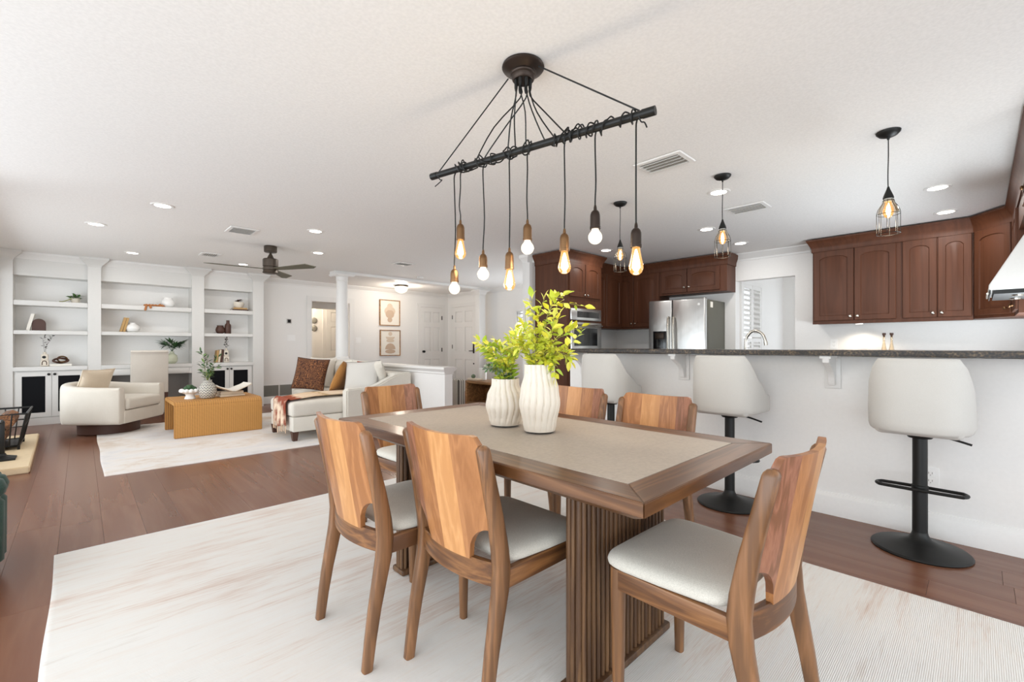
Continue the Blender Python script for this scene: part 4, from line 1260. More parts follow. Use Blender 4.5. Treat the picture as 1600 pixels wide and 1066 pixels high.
# dining chair, local +y is the front
def make_chair(label, loc, rz):
    t = thing('dining_chair', label, 'chair', loc, rz, 'walnut dining chairs', local=True)
    PR = [(0.0, -0.235, 0.017), (0.1, -0.222, 0.019), (0.2, -0.206, 0.0215), (0.3, -0.186, 0.025), (0.37, -0.172, 0.028), (0.44, -0.166, 0.029), (0.5, -0.172, 0.028), (0.6, -0.19, 0.0245), (0.7, -0.213, 0.0215), (0.806, -0.238, 0.0195)]
    for s in (-1, 1):
        rs = []
        for z, y, hy in PR:
            hx = 0.0185 if z > 0.3 else 0.0165 + 0.002 * z / 0.3
            cxp = s * (0.205 + 0.008 * max(0, (0.35 - z)) )
            ring = []
            for k in range(12):
                a = 2 * pi * k / 12
                ring.append((cxp + hx * math.copysign(abs(cos(a)) ** 0.5, cos(a)), y + hy * math.copysign(abs(sin(a)) ** 0.55, sin(a)), z))
            rs.append(ring)
        for f_, dz in ((0.85, 0.008), (0.55, 0.0145), (0.2, 0.017)):
            c_ = Vector((s * 0.205, PR[-1][1] - 0.003, 0))
            rs.append([(c_.x + (p[0] - c_.x) * f_, c_.y + (p[1] - c_.y) * f_, 0.806 + dz) for p in rs[len(PR) - 1]])
        MB().rings(rs).build('rear_leg', 'walnut', t, 50)
        rs = []
        for z, r in ((0, 0.0145), (0.2, 0.0185), (0.37, 0.021), (0.436, 0.021)):
            rs.append([(s * 0.195 + r * math.copysign(abs(cos(2 * pi * k / 12)) ** 0.7, cos(2 * pi * k / 12)), 0.19 + r * math.copysign(abs(sin(2 * pi * k / 12)) ** 0.7, sin(2 * pi * k / 12)), z) for k in range(12)])
        MB().rings(rs).build('front_leg', 'walnut', t, 50)
        MB().rbox(s * 0.204 - 0.011, s * 0.204 + 0.011, -0.16, 0.18, 0.375, 0.436, 0.004).xf(Matrix.Identity(4)).build('side_rail', M['walnut_y'], t)
    MB().rbox(-0.18, 0.18, 0.184, 0.206, 0.375, 0.436, 0.004).build('front_rail', M['walnut_x'], t)
    # curved back rail
    rs = []
    for i in range(13):
        x = -0.19 + 0.38 * i / 12
        y = -0.172 - 0.034 * (1 - (x / 0.19) ** 2)
        rs.append([(x, y + a, z) for a, z in ((-0.012, 0.384), (0.012, 0.384), (0.012, 0.452), (0.009, 0.455), (-0.009, 0.455), (-0.012, 0.452))])
    MB().rings(rs).build('back_rail', M['walnut_x'], t, 40)
    # back panel of four glued boards
    hw_ = 0.196
    def zbot(x):
        a = abs(x)
        if a <= 0.108: return 0.45
        return 0.45 + 0.112 * sqrt(max(0, 1 - ((hw_ - a) / (hw_ - 0.108)) ** 2))
    def ztop(x):
        a = abs(x)
        z = 0.843 + 0.009 * (a / hw_) ** 2
        if a > hw_ - 0.03:
            q = (a - (hw_ - 0.03)) / 0.03
            z -= 0.03 * (1 - sqrt(max(0, 1 - q * q)))
        return z
    def py(x, z): return -0.176 - (z - 0.45) * 0.178 - 0.034 * (1 - (x / hw_) ** 2)
    for x0, x1, mt in ((-hw_, -0.112, 'walnut_red'), (-0.112, -0.012, 'walnut_mid'), (-0.012, 0.092, 'walnut_light'), (0.092, hw_, 'walnut_mid')):
        n = 9
        nz = 9
        xs = []
        for i in range(n):
            xs.append(x0 + (x1 - x0) * i / (n - 1))
        vs, fs = [], []
        for side in (0, 1):
            for i, x in enumerate(xs):
                for j in range(nz):
                    z = zbot(x) + (ztop(x) - zbot(x)) * j / (nz - 1)
                    vs.append((x, py(x, z) + (0.009 if side else -0.009), z))
        I = lambda s_, i, j: s_ * n * nz + i * nz + j
        for i in range(n - 1):
            for j in range(nz - 1):
                fs.append((I(0, i, j), I(0, i + 1, j), I(0, i + 1, j + 1), I(0, i, j + 1)))
                fs.append((I(1, i, j), I(1, i, j + 1), I(1, i + 1, j + 1), I(1, i + 1, j)))
            fs.append((I(0, i, 0), I(1, i, 0), I(1, i + 1, 0), I(0, i + 1, 0)))
            fs.append((I(0, i, nz - 1), I(0, i + 1, nz - 1), I(1, i + 1, nz - 1), I(1, i, nz - 1)))
        for j in range(nz - 1):
            fs.append((I(0, 0, j), I(0, 0, j + 1), I(1, 0, j + 1), I(1, 0, j)))
            fs.append((I(0, n - 1, j), I(1, n - 1, j), I(1, n - 1, j + 1), I(0, n - 1, j + 1)))
        MB().add(vs, fs).build('back_board', mt, t, 40)
    # seat
    n = 32
    rs = []
    def srect(s, z, e=0.0):
        ring = []
        for k in range(n):
            a = 2 * pi * k / n
            u = math.copysign(abs(cos(a)) ** 0.28, cos(a)); v = math.copysign(abs(sin(a)) ** 0.28, sin(a))
            wx = 0.228 - 0.02 * max(0.0, 0.4 - v) / 1.4
            x = u * (wx - e)
            y = 0.048 + v * (0.19 - e)
            ring.append((x, y, z))
        return ring
    for e_, z in ((0.012, 0.437), (0.002, 0.445), (0.0, 0.456), (0.004, 0.468), (0.016, 0.477), (0.04, 0.483), (0.09, 0.4885), (0.15, 0.49)):
        rs.append(srect(1, z, e_))
    MB().rings(rs).build('seat', 'seat', t, 70)
    return t

M['walnut_x'] = wood('walnut_across', '#5b3a22', '#7d5330', '#966a40', 'x', 0.38, bands=9)
M['walnut_y'] = wood('walnut_along', '#5b3a22', '#7d5330', '#966a40', 'y', 0.38, bands=9)
c0 = make_chair('walnut dining chair with its back to the viewer, the left one of two', (0.94, 1.658, RZ), radians(-90))
dup(c0, (1.08, 1.203, RZ), radians(-90), 'walnut dining chair in the centre foreground, its back to the viewer')
dup(c0, (1.378, 0.572, RZ), radians(-1), 'walnut dining chair at the near table end, seen from its side at lower right')
dup(c0, (1.52, 2.48, RZ), radians(186), 'walnut dining chair at the far end of the table, in front of the sofa')
dup(c0, (2.045, 1.775, RZ), radians(90), 'walnut dining chair across the table just right of the tall vase')
dup(c0, (1.99, 1.205, RZ), radians(90), 'walnut dining chair across the table in front of the middle bar stool')

# ================================================================ vases and leafy branches on the table
def ribvase(cx, cy, prof, label, seed):
    z0 = 0.7675
    rr_ = random.Random(seed)
    rib, n = 17, 136
    th = [0.0]
    rs = []
    PRF = [(0.0, 0)]
    K = 26
    for j in range(K + 1):
        u = j / K
        # interpolate profile
        for a, b in zip(prof, prof[1:]):
            if a[0] <= u <= b[0] + 1e-9:
                q = (u - a[0]) / (b[0] - a[0]); q = q * q * (3 - 2 * q)
                r = a[1] + (b[1] - a[1]) * q
                break
        z = z0 + u * prof[-1][2]
        ring = []
        for i in range(n):
            t_ = 2 * pi * i / n
            w = t_ + 0.07 * sin(2.0 * u * pi + seed)
            d = abs(((w * rib / (2 * pi)) % 1.0) - 0.5) * 2      # 1 at groove
            r_ = r * (1 - 0.10 * max(0, (d - 0.45) / 0.55) ** 1.7 * min(1, u * 8))
            ring.append((cx + r_ * cos(t_), cy + r_ * sin(t_), z))
        rs.append(ring)
    t = thing('vase', label, 'vase', (cx, cy, z0), 0, 'ribbed cream vases')
    top = rs[-1]
    inn = [[(cx + (p[0] - cx) * f_, cy + (p[1] - cy) * f_, z0 + prof[-1][2] * zz) for p in top] for f_, zz in ((0.92, 1.0), (0.90, 0.93), (0.9, 0.8))]
    MB().rings(rs + inn).build('body', 'ceramic', t, 60)
    MB().lathe(cx, cy, [(prof[0][1] * 0.98, z0), (prof[0][1] * 1.0, z0 + 0.0035)], 40).build('foot_ring', 'whiteceramic', t)
    return t
ribvase(1.385, 1.275, [(0, 0.064, 0.275), (0.08, 0.07), (0.42, 0.086), (0.62, 0.08), (0.86, 0.064), (1.0, 0.0635, 0.275)], 'tall ribbed cream vase on the dining table', 1)
ribvase(1.385, 1.485, [(0, 0.066, 0.205), (0.1, 0.074), (0.42, 0.089), (0.62, 0.083), (0.88, 0.063), (1.0, 0.062, 0.205)], 'short ribbed cream vase behind the tall one on the dining table', 2)


def leaf_mesh(L, Wd, fold=0.25):
    st_ = [(0, 0.02), (0.12, 0.45), (0.35, 1.0), (0.62, 0.85), (0.85, 0.42), (1.0, 0.03)]
    vs, fs = [], []
    for i, (u, w) in enumerate(st_):
        z = -0.18 * L * u * u
        vs += [(-w * Wd / 2, u * L, z + fold * w * Wd / 2), (0, u * L, z), (w * Wd / 2, u * L, z + fold * w * Wd / 2)]
    for i in range(len(st_) - 1):
        a = i * 3
        fs += [(a, a + 1, a + 4, a + 3), (a + 1, a + 2, a + 5, a + 4)]
    return MB().add(vs, fs)


def rot_to(d, roll, up_=Vector((0, 0, 1))):
    d = Vector(d).normalized()
    q = d.to_track_quat('Y', 'Z').to_matrix()
    return (q @ Matrix.Rotation(roll, 3, 'Y')).to_euler()


def branches(label, base, stems, mats, leafL, leafW, seed, nleaf, cat='branches', name='leafy_branches', stem_mat='stem', sr=(0.0022, 0.0008), rest=None, extra=0):
    rr_ = random.Random(seed)
    t = thing(name, label, cat, base, 0)
    B = Vector(base)
    proto = [None] * len(mats)
    bulk = MB()
    for si, pts in enumerate(stems):
        pts = [Vector(p) for p in pts]
        MB().tube(pts, list(sr), 5, 4).build('stem', stem_mat, t)
        # resample
        q = []
        for i in range(len(pts) - 1):
            p0 = pts[max(0, i - 1)]; p1 = pts[i]; p2 = pts[i + 1]; p3 = pts[min(len(pts) - 1, i + 2)]
            for k in range(8):
                s = k / 8
                q.append(0.5 * ((2 * p1) + (p2 - p0) * s + (2 * p0 - 5 * p1 + 4 * p2 - p3) * s * s + (3 * p1 - p0 - 3 * p2 + p3) * s ** 3))
        q.append(pts[-1])
        n = nleaf[si] if isinstance(nleaf, (list, tuple)) else nleaf
        for k in range(n + extra):
            u = 0.22 + 0.78 * (k + 0.5) / n if k < n else rr_.uniform(0.12, 0.88)
            fi = u * (len(q) - 1); i = min(int(fi), len(q) - 2)
            p = q[i].lerp(q[i + 1], fi - i)
            tg = (q[i + 1] - q[i]).normalized()
            side = Vector((rr_.gauss(0, 1), rr_.gauss(0, 1), rr_.gauss(0.1, 0.6)))
            side = (side - tg * side.dot(tg)).normalized()
            d = (tg * (0.55 + 0.9 * (u > 0.93)) + side * (1.0 if u < 0.96 else 0.25) + Vector((0, 0, 0.1))).normalized()
            mi = rr_.randrange(len(mats)) if not callable(rest) else rest(p, rr_)
            sc_ = rr_.uniform(0.7, 1.2)
            loc = p - B + d * 0.004
            ro = rot_to(d, rr_.uniform(-0.9, 0.9))
            if k >= n:
                lm_ = leaf_mesh(leafL, leafW).xf(Matrix.Translation(B + loc) @ ro.to_matrix().to_4x4() @ Matrix.Scale(sc_, 4))
                bulk.add(lm_.v, lm_.f)
            elif proto[mi] is None:
                proto[mi] = leaf_mesh(leafL, leafW).build('leaf', mats[mi], None, 0)
                proto[mi].parent = t
                proto[mi].location = loc; proto[mi].rotation_euler = ro; proto[mi].scale = (sc_,) * 3
            else:
                clone(proto[mi], t, loc, ro, sc_)
    if extra:
        bulk.build('inner_foliage', mats[0] if mats[0] == 'leaf_lime' else mats[-1], t, 0, kind='stuff')
    return t


rs_ = random.Random(21)
bx, by, bz = 1.385, 1.275, 1.035
RG, FW = Vector((0.7212, -0.6927, 0)), Vector((0.6927, 0.7212, 0))   # across the table as seen from its window side
def bstem(r1, u1, r2, u2, r3, u3, f=0.0, x=bx, y=by, z=bz, r0=None):
    b = Vector((x, y, z))
    o = (RG * r3 + FW * f)
    o.normalize()
    return [b - Vector((0, 0, 0.10)) + o * 0.008, b + o * 0.03 , b + RG * r1 + FW * f * 0.4 + Vector((0, 0, u1)), b + RG * r2 + FW * f * 0.8 + Vector((0, 0, u2)), b + RG * r3 + FW * f + Vector((0, 0, u3))]
stems = [
    bstem(0.02, 0.12, 0.06, 0.26, 0.20, 0.255, 0.05), bstem(0.015, 0.13, 0.05, 0.26, 0.10, 0.295, -0.03), bstem(0.0, 0.12, 0.0, 0.22, 0.025, 0.29, 0.05),
    bstem(-0.01, 0.1, -0.03, 0.2, -0.035, 0.285, -0.04), bstem(0.05, 0.09, 0.12, 0.14, 0.19, 0.17, 0.04), bstem(0.05, 0.05, 0.1, 0.07, 0.155, 0.13, -0.07),
    bstem(-0.03, 0.1, -0.055, 0.17, -0.06, 0.26, 0.05), bstem(-0.05, 0.07, -0.08, 0.11, -0.10, 0.13, 0.03), bstem(0.02, 0.08, 0.04, 0.13, 0.05, 0.2, -0.10),
    bstem(-0.02, 0.08, -0.05, 0.12, -0.07, 0.16, -0.11), bstem(0.06, 0.05, 0.11, 0.05, 0.13, 0.02, 0.0), bstem(0.035, 0.03, 0.055, 0.01, 0.06, -0.05, -0.075),
    bstem(0.03, 0.1, 0.07, 0.17, 0.09, 0.22, 0.07), bstem(-0.04, 0.05, -0.08, 0.08, -0.11, 0.08, -0.06)]
branches('tall spray of yellow-green leafy branches in the tall vase', (bx, by, bz - 0.1), stems, ['leaf_yellow', 'leaf_lime'], 0.041, 0.021, 3, 21, extra=16)
bx, by, bz = 1.385, 1.485, 0.972
stems = []
for k in range(15):
    a = 2 * pi * k / 15
    r = rs_.uniform(0.08, 0.15)
    h = rs_.uniform(0.12, 0.26) if sin(a) > -0.3 else rs_.uniform(0.08, 0.20)
    stems.append(bstem(0.3 * r * cos(a), h * 0.45, 0.62 * r * cos(a) - 0.01, h * 0.85, 0.85 * r * cos(a) - 0.012, h, r * sin(a) * 0.7, bx, by, bz))
branches('bushy lime-green foliage spray in the short vase', (bx, by, bz - 0.1), stems, ['leaf_lime', 'leaf_yellow', 'leaf_green'], 0.036, 0.0175, 7, 19, extra=14, rest=lambda p, r_: (0 if r_.random() < 0.45 else 1) if p.z > bz + 0.045 else (2 if r_.random() < 0.3 else 0))
stems = []
for k in range(7):
    a = radians(120 + 22 * k)
    stems.append(bstem(0.03 * cos(a), 0.03, 0.07 * cos(a), 0.05, 0.085 * cos(a), rs_.uniform(0.03, 0.07), 0.08 * sin(a), bx, by, bz))
branches('grey-green trailing filler leaves at the left rim of the short vase', (bx, by, bz - 0.1), stems, ['leaf_grey', 'leaf_green'], 0.022, 0.012, 9, 12)

# ================================================================ built-in shelves
YF, YB = 9.2, 9.548
PIL = [9]
def pilaster_mb(x0, x1):
    mb = MB().box(x0, x1, YF, YB, 0, H - 0.001)
    cx_ = (x0 + x1) / 2; hw_ = (x1 - x0) / 2
    rs = []
    for s, z, y in ((0, 2.30, 0), (0.006, 2.31, 0.006), (0.012, 2.33, 0.012), (0.085, 2.405, 0.085), (0.09, 2.41, 0.09), (0.09, H - 0.001, 0.09)):
        rs.append([(cx_ - hw_ - s, YF - y, z), (cx_ + hw_ + s, YF - y, z), (cx_ + hw_ + s, YF + 0.0095, z), (cx_ - hw_ - s, YF + 0.0095, z)])
    mb.rings(rs)
    return mb
def shelf_unit(label, x0, x1, loc, right, base):
    t = thing('built_in_bookcase', label, 'bookcase', loc, 0, 'white built-in bookcases')
    MB().box(x0, x1, YB - 0.012, YB, 0.10, 2.30).build('back_panel', 'wall', t)
    MB().box(x0, x1, YF + 0.07, YB - 0.012, 2.11, H - 0.002).build('header', 'lacquer', t)
    MB().prism([(YF + 0.07, 2.34), (YF + 0.02, 2.405), (YF + 0.01, 2.41), (YF + 0.01, H - 0.001), (YF + 0.07, H - 0.001)], 'x', x0, x1).build('crown', 'trim', t)
    MB().box(x0, x1, YF + 0.058, YF + 0.07, 2.11, 2.145).build('header_rail', 'lacquer', t)
    for z0, z1 in ((1.284, 1.337), (1.69, 1.757)):
        MB().box(x0 + 0.001, x1 - 0.001, YF + 0.012, YB - 0.012, z0, z1).build('shelf', 'lacquer', t, bevel=0.003)
    MB().box(x0 + 0.001, x1 - 0.001, YF - 0.012, YB - 0.012, 0.768, 0.825).build('countertop', 'lacquer', t, bevel=0.003)
    for a, b in right:
        PIL[0] += 1
        struct('trim_%d' % PIL[0], pilaster_mb(a, b), 'lacquer')
    return t
def base_doors(t, x0, x1):
    MB().box(x0, x1, YF + 0.03, YB - 0.012, 0, 0.105).box(x0, x1, YF + 0.03, YB - 0.012, 0.105, 0.766).build('cabinet_box', 'lacquer', t)
    MB().box(x0, x1, YF + 0.0, YF + 0.03, 0, 0.10).build('toe_board', 'lacquer', t)
    mid = (x0 + x1) / 2
    for a, b, kx in ((x0 + 0.02, mid - 0.002, mid - 0.03), (mid + 0.002, x1 - 0.02, mid + 0.03)):
        z0, z1, s = 0.112, 0.752, 0.062
        d = MB().box(a, a + s, YF + 0.008, YF + 0.03, z0, z1).box(b - s, b, YF + 0.008, YF + 0.03, z0, z1).box(a + s, b - s, YF + 0.008, YF + 0.03, z0, z0 + s).box(a + s, b - s, YF + 0.008, YF + 0.03, z1 - s, z1).build('door', 'lacquer', t)
        MB().box(a + s - 0.002, b - s + 0.002, YF + 0.018, YF + 0.026, z0 + s - 0.002, z1 - s + 0.002).build('mesh_panel', 'screen', d, label='black mesh door panel')
        MB().ball((kx, YF - 0.008, 0.715), 0.017, 0.016, 0.017).build('knob', 'black', d, label='black round knob')
t1 = shelf_unit('left built-in bookcase with black mesh doors', -0.676, 0.072, (-0.3, 9.37, 0), ((-0.85, -0.676), (0.072, 0.219)), True)
base_doors(t1, -0.676, 0.072)
t2 = shelf_unit('middle built-in bookcase with a desk under its shelves', 0.219, 1.35, (0.78, 9.37, 0), ((1.35, 1.522),), False)
MB().box(0.22, 1.349, YF + 0.0, YF + 0.022, 0.664, 0.766).build('apron', 'lacquer', t2, bevel=0.002)
for a, b in ((0.26, 0.76), (0.81, 1.31)):
    dr = MB().rbox(a, b, YF - 0.008, YF + 0.0, 0.675, 0.756, 0.003).build('drawer_front', 'lacquer', t2)
MB().box(0.22, 1.349, YB - 0.03, YB - 0.012, 0.0, 0.76).build('knee_shade_panel', 'darkgrey', t2, label='grey panel standing in for shade in the knee space')  # grey sheet paints the shade on the white wall under the desk
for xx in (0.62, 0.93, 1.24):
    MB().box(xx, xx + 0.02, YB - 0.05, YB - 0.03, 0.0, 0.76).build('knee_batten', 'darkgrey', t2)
t3 = shelf_unit('right built-in bookcase with black mesh doors and one end pilaster', 1.522, 2.27, (1.9, 9.37, 0), ((2.27, 2.445),), True)
base_doors(t3, 1.522, 2.27)

def book(lab, x, y, z, w, d, h, col='tanbook', lean=0.0, rz=0.0, group=None, up_=True):
    """upright (thickness w, depth d, height h) or flat book; base corner at x,y,z"""
    t = thing('book', lab, 'book', (x, y, z + w * sin(lean) + 0.0005), rz, group, local=True)
    Rm = Matrix.Rotation(lean, 4, 'Y')
    if up_:
        a = MB().box(0, 0.004, 0, d, 0, h).box(w - 0.004, w, 0, d, 0, h).box(0, w, -0.003, 0.001, 0, h)
        b = MB().box(0.004, w - 0.004, 0.002, d - 0.004, 0.004, h - 0.004)
    else:
        a = MB().box(0, w, 0, d, 0, 0.004).box(0, w, 0, d, h - 0.004, h).box(0, w, -0.003, 0.001, 0, h)
        b = MB().box(0.004, w - 0.004, 0.002, d - 0.004, 0.004, h - 0.004)
    a.xf(Rm).build('cover', col, t); b.xf(Rm).build('pages', 'paper', t)
    return t

# --- left bay
t = thing('trailing_plant', 'trailing green plant in a small pale pot on the top left shelf', 'plant', (-0.06, 9.34, 1.758), 0)
MB().lathe(-0.06, 9.34, [(0.04, 1.758), (0.05, 1.79), (0.052, 1.83), (0.045, 1.835)], 18).build('pot', 'ceramic', t)
lm = leaf_mesh(0.085, 0.03, 0.15)
lf = None
rl = random.Random(2)
for k in range(30):
    a = rl.uniform(0, 2 * pi)
    d = Vector((cos(a) * 0.9, sin(a) * 0.7 - 0.3, rl.uniform(-0.15, 0.9)))
    loc = Vector((rl.uniform(-.03, .03), rl.uniform(-.03, .02), 0.075 + rl.uniform(-.01, .02)))
    if lf is None:
        lf = lm.build('leaf', 'leaf_green', None, 0); lf.parent = t; lf.location = loc; lf.rotation_euler = rot_to(d, 0)
    else:
        clone(lf, t, loc, rot_to(d, rl.uniform(-.6, .6)), rl.uniform(0.8, 1.25))
MB().tube([(-0.08, 9.32, 1.83), (-0.13, 9.29, 1.80), (-0.19, 9.27, 1.768), (-0.23, 9.27, 1.766)], 0.006, 6, 4).build('vine', 'stem', t)
book('white book leaning against the brown arch on the left shelf', -0.56, 9.3, 1.338, 0.035, 0.16, 0.24, 'paper', radians(12))
t = tag(MB().prism([(-0.505, 1.338), (-0.365, 1.338)] + [(-0.435 + 0.07 * cos(pi * i / 12), 1.438 + 0.07 * sin(pi * i / 12)) for i in range(13)], 'y', 9.32, 9.36).build('wooden_arch', 'browncer', None, bevel=0.003), 'dark brown arch ornament on the left shelf', 'ornament')

def design_vase(lab, x, y, z, h):
    t = thing('vase', lab, 'vase', (x, y, z), 0, 'white vases painted with dark shapes')
    MB().rbox(x - 0.043, x + 0.043, y - 0.03, y + 0.03, z, z + h * 0.42, 0.012, 3).rbox(x - 0.038, x + 0.038, y - 0.028, y + 0.028, z + h * 0.42, z + h * 0.86, 0.014, 3).lathe(x, y, [(0.018, z + h * 0.84), (0.018, z + h * 0.97), (0.022, z + h)], 16).build('body', 'ceramic', t)
    MB().lathe(0, 0, [(0.02, 0), (0.02, 0.002)], 20).xf(Matrix.Translation((x - 0.005, y - 0.028, z + h * 0.64)) @ Matrix.Rotation(radians(90), 4, 'X')).build('painted_dot', 'black', t)
    MB().tube([(x - 0.024, y - 0.031, z + 0.02), (x - 0.024, y - 0.031, z + 0.055), (x - 0.012, y - 0.031, z + 0.075), (x + 0.008, y - 0.031, z + 0.075), (x + 0.02, y - 0.031, z + 0.055), (x + 0.02, y - 0.031, z + 0.02)], 0.005, 6, 3).build('painted_arch', 'browncer', t)
    return t
design_vase('white vase painted with dark shapes on the left cabinet top', -0.378, 9.34, 0.826, 0.205)
branches('dark curved twigs in the painted vase on the left cabinet', (-0.378, 9.34, 0.99), [[(-0.378, 9.34, 0.98), (-0.385, 9.335, 1.1), (-0.395, 9.33, 1.2), (-0.378, 9.33, 1.25)], [(-0.376, 9.34, 0.98), (-0.36, 9.34, 1.12), (-0.31, 9.335, 1.22), (-0.295, 9.33, 1.31)]], ['twig', 'twig'], 0.04, 0.018, 31, 13, 'twigs', 'twig_bunch', 'twig')
book('flat white book under the brown knot on the left cabinet top', -0.325, 9.28, 0.826, 0.225, 0.17, 0.03, 'paper', up_=False)
t = thing('knot_ornament', 'brown and white knotted ornament on a white book', 'ornament', (-0.215, 9.35, 0.857), 0)
MB().tube([(-0.215 + 0.065 * cos(q) * (1 + 0.2 * cos(2 * q)), 9.35 + 0.03 * sin(3 * q), 0.905 + 0.033 * sin(q)) for q in [2 * pi * k / 24 for k in range(24)]], 0.014, 8, 2, closed=True).build('ring', 'browncer', t)
MB().tube([(-0.2 + 0.05 * cos(q), 9.345 + 0.03 * cos(2 * q), 0.925 + 0.04 * sin(q)) for q in [2 * pi * k / 20 for k in range(20)]], 0.01, 8, 2, closed=True).build('ring', 'brass', t)
# --- middle bay
t = thing('bead_garland', 'orange-brown wooden bead garland draped over the upper middle shelf', 'garland', (0.85, 9.25, 1.758), 0)
bd = None
path = [(0.99 - 0.015 * k, 9.30 - 0.006 * (k % 3), 1.772) for k in range(16)] + [(0.75 - 0.004 * k, 9.20 - 0.002 * k, 1.755 - 0.02 * k) for k in range(4)] + [(0.735 + 0.02 * k, 9.24, 1.772 + 0.006 * (k % 2)) for k in range(12)] + [(0.93, 9.26, 1.79), (0.80, 9.2, 1.752), (0.805, 9.195, 1.735)]
for p in path:
    if bd is None:
        bd = MB().ball(p, 0.0165, n=10, m=6).build('bead', 'bead', t); b0 = p
    else:
        clone(bd, t, (p[0] - b0[0], p[1] - b0[1], p[2] - b0[2]))
def round_vase(lab, x, y, z, r, h, neck, mat='whiteceramic'):
    return tag(MB().lathe(x, y, [(r * 0.55, z), (r * 0.85, z + h * 0.15), (r, z + h * 0.42), (r * 0.9, z + h * 0.68), (neck, z + h * 0.86), (neck * 0.97, z + h * 0.94), (neck * 1.04, z + h), (neck * 0.85, z + h), (neck * 0.8, z + h * 0.8)], 28).build('vase', mat, None, 60), lab, 'vase')
round_vase('white round vase beside the bead garland on the upper middle shelf', 1.045, 9.34, 1.758, 0.095, 0.16, 0.055)
book('tan book leaning left on the lower middle shelf, first of two', 0.435, 9.3, 1.338, 0.03, 0.16, 0.23, 'tanbook', radians(14))
book('tan book leaning against the white vase, second of two', 0.472, 9.3, 1.338, 0.03, 0.16, 0.225, 'tanbook', radians(13))
round_vase('white squat vase beside leaning tan books on the lower middle shelf', 0.592, 9.36, 1.338, 0.095, 0.15, 0.04)
t = thing('palm_vase', 'pale green round glass vase with palm fronds on the built-in desk', 'plant', (1.09, 9.3, 0.826), 0)
MB().lathe(1.09, 9.3, [(0.04, 0.826), (0.075, 0.86), (0.082, 0.91), (0.07, 0.96), (0.03, 1.0), (0.03, 1.03), (0.025, 1.03)], 24).build('vase', plain('sage_glass', '#c9ccb4', 0.15), t)
fr_ = random.Random(8)
lf = None
for fi_, (tx, ty, tz, n) in enumerate(((0.99, 9.24, 1.16, 17), (1.21, 9.25, 1.17, 19), (1.12, 9.2, 1.13, 15), (1.08, 9.28, 1.2, 13))):
    b0_, tip = Vector((1.09, 9.3, 1.02)), Vector((tx, ty, tz))
    MB().tube([b0_, b0_.lerp(tip, 0.5) + Vector((0, 0, 0.03)), tip], 0.004, 5, 4).build('frond_stem', 'leaf_dark', t)
    for k in range(n):
        a = radians(-105 + 210 * k / (n - 1))
        out = (tip - b0_); out.z = 0; out.normalize()
        sdv = Vector((out.y, -out.x, 0))
        d = out * cos(a) * 0.5 + sdv * sin(a) * 0.8 + Vector((0, 0, 0.55 * cos(a)))
        loc = b0_.lerp(tip, 0.75) - Vector((1.09, 9.3, 0.826))
        if lf is None:
            lf = leaf_mesh(0.19, 0.036, 0.3).build('leaf', 'leaf_dark', None, 0); lf.parent = t; lf.location = loc; lf.rotation_euler = rot_to(d, 0.2)
        else:
            clone(lf, t, loc, rot_to(d, fr_.uniform(-.4, .4)), fr_.uniform(0.75, 0.95))
# --- right bay
book('flat cream book with dark ends under the brown-leaf bowl, lower of the pair', 1.955, 9.28, 1.758, 0.26, 0.17, 0.026, 'browncer', up_=False)
book('flat tan book under the brown-leaf bowl, upper of the pair', 1.975, 9.285, 1.785, 0.22, 0.16, 0.026, 'tanbook', up_=False)
t = thing('bowl', 'cream bowl of brown dried leaves on stacked books, top right shelf', 'bowl', (2.075, 9.36, 1.812), 0)
MB().lathe(2.075, 9.36, [(0.05, 1.812), (0.078, 1.85), (0.085, 1.89), (0.08, 1.915), (0.07, 1.915), (0.065, 1.89)], 24).build('body', 'ceramic', t)
lf = None
for k in range(14):
    a = 2 * pi * k / 14
    d = Vector((cos(a), sin(a), rl.uniform(0.1, 0.8)))
    if lf is None:
        lf = leaf_mesh(0.075, 0.04).build('leaf', 'browncer', None, 0); lf.parent = t; lf.location = (0, 0, 0.1); lf.rotation_euler = rot_to(d, 0)
    else:
        clone(lf, t, (0, 0, 0.1 + 0.002 * k), rot_to(d, rl.uniform(-.5, .5)), rl.uniform(0.8, 1.1))
round_vase('dark brown round pot on the right shelf', 1.788, 9.36, 1.338, 0.073, 0.145, 0.05, 'browncer')
tag(MB().lathe(1.903, 9.35, [(0.046, 1.338), (0.05, 1.345), (0.05, 1.47), (0.045, 1.5), (0.027, 1.525), (0.025, 1.57), (0.03, 1.578), (0.02, 1.578)], 20).build('bottle', 'browncer', None, 50), 'dark brown ceramic bottle beside the round pot on the right shelf', 'bottle')
for k, (lab, hh, cl) in enumerate((('tan book leaning on the right cabinet top, leftmost of three', 0.215, 'tanbook'), ('pale tan book on the right cabinet top, middle of three', 0.225, 'beige_linen'), ('dark brown book on the right cabinet top, rightmost of three', 0.23, 'browncer'))):
    book(lab, 1.705 + 0.036 * k, 9.3, 0.826, 0.03, 0.16, hh, cl, radians(7))
design_vase('white vase painted with dark shapes on the right cabinet top', 1.872, 9.33, 0.826, 0.25)
branches('dark upright twig in the painted vase on the right cabinet', (1.872, 9.33, 1.04), [[(1.872, 9.33, 1.03), (1.865, 9.325, 1.16), (1.885, 9.32, 1.27), (1.872, 9.32, 1.35)], [(1.874, 9.33, 1.03), (1.885, 9.325, 1.12), (1.87, 9.32, 1.22), (1.90, 9.32, 1.30)]], ['twig', 'twig'], 0.04, 0.02, 33, 13, 'twigs', 'twig_bunch', 'twig')

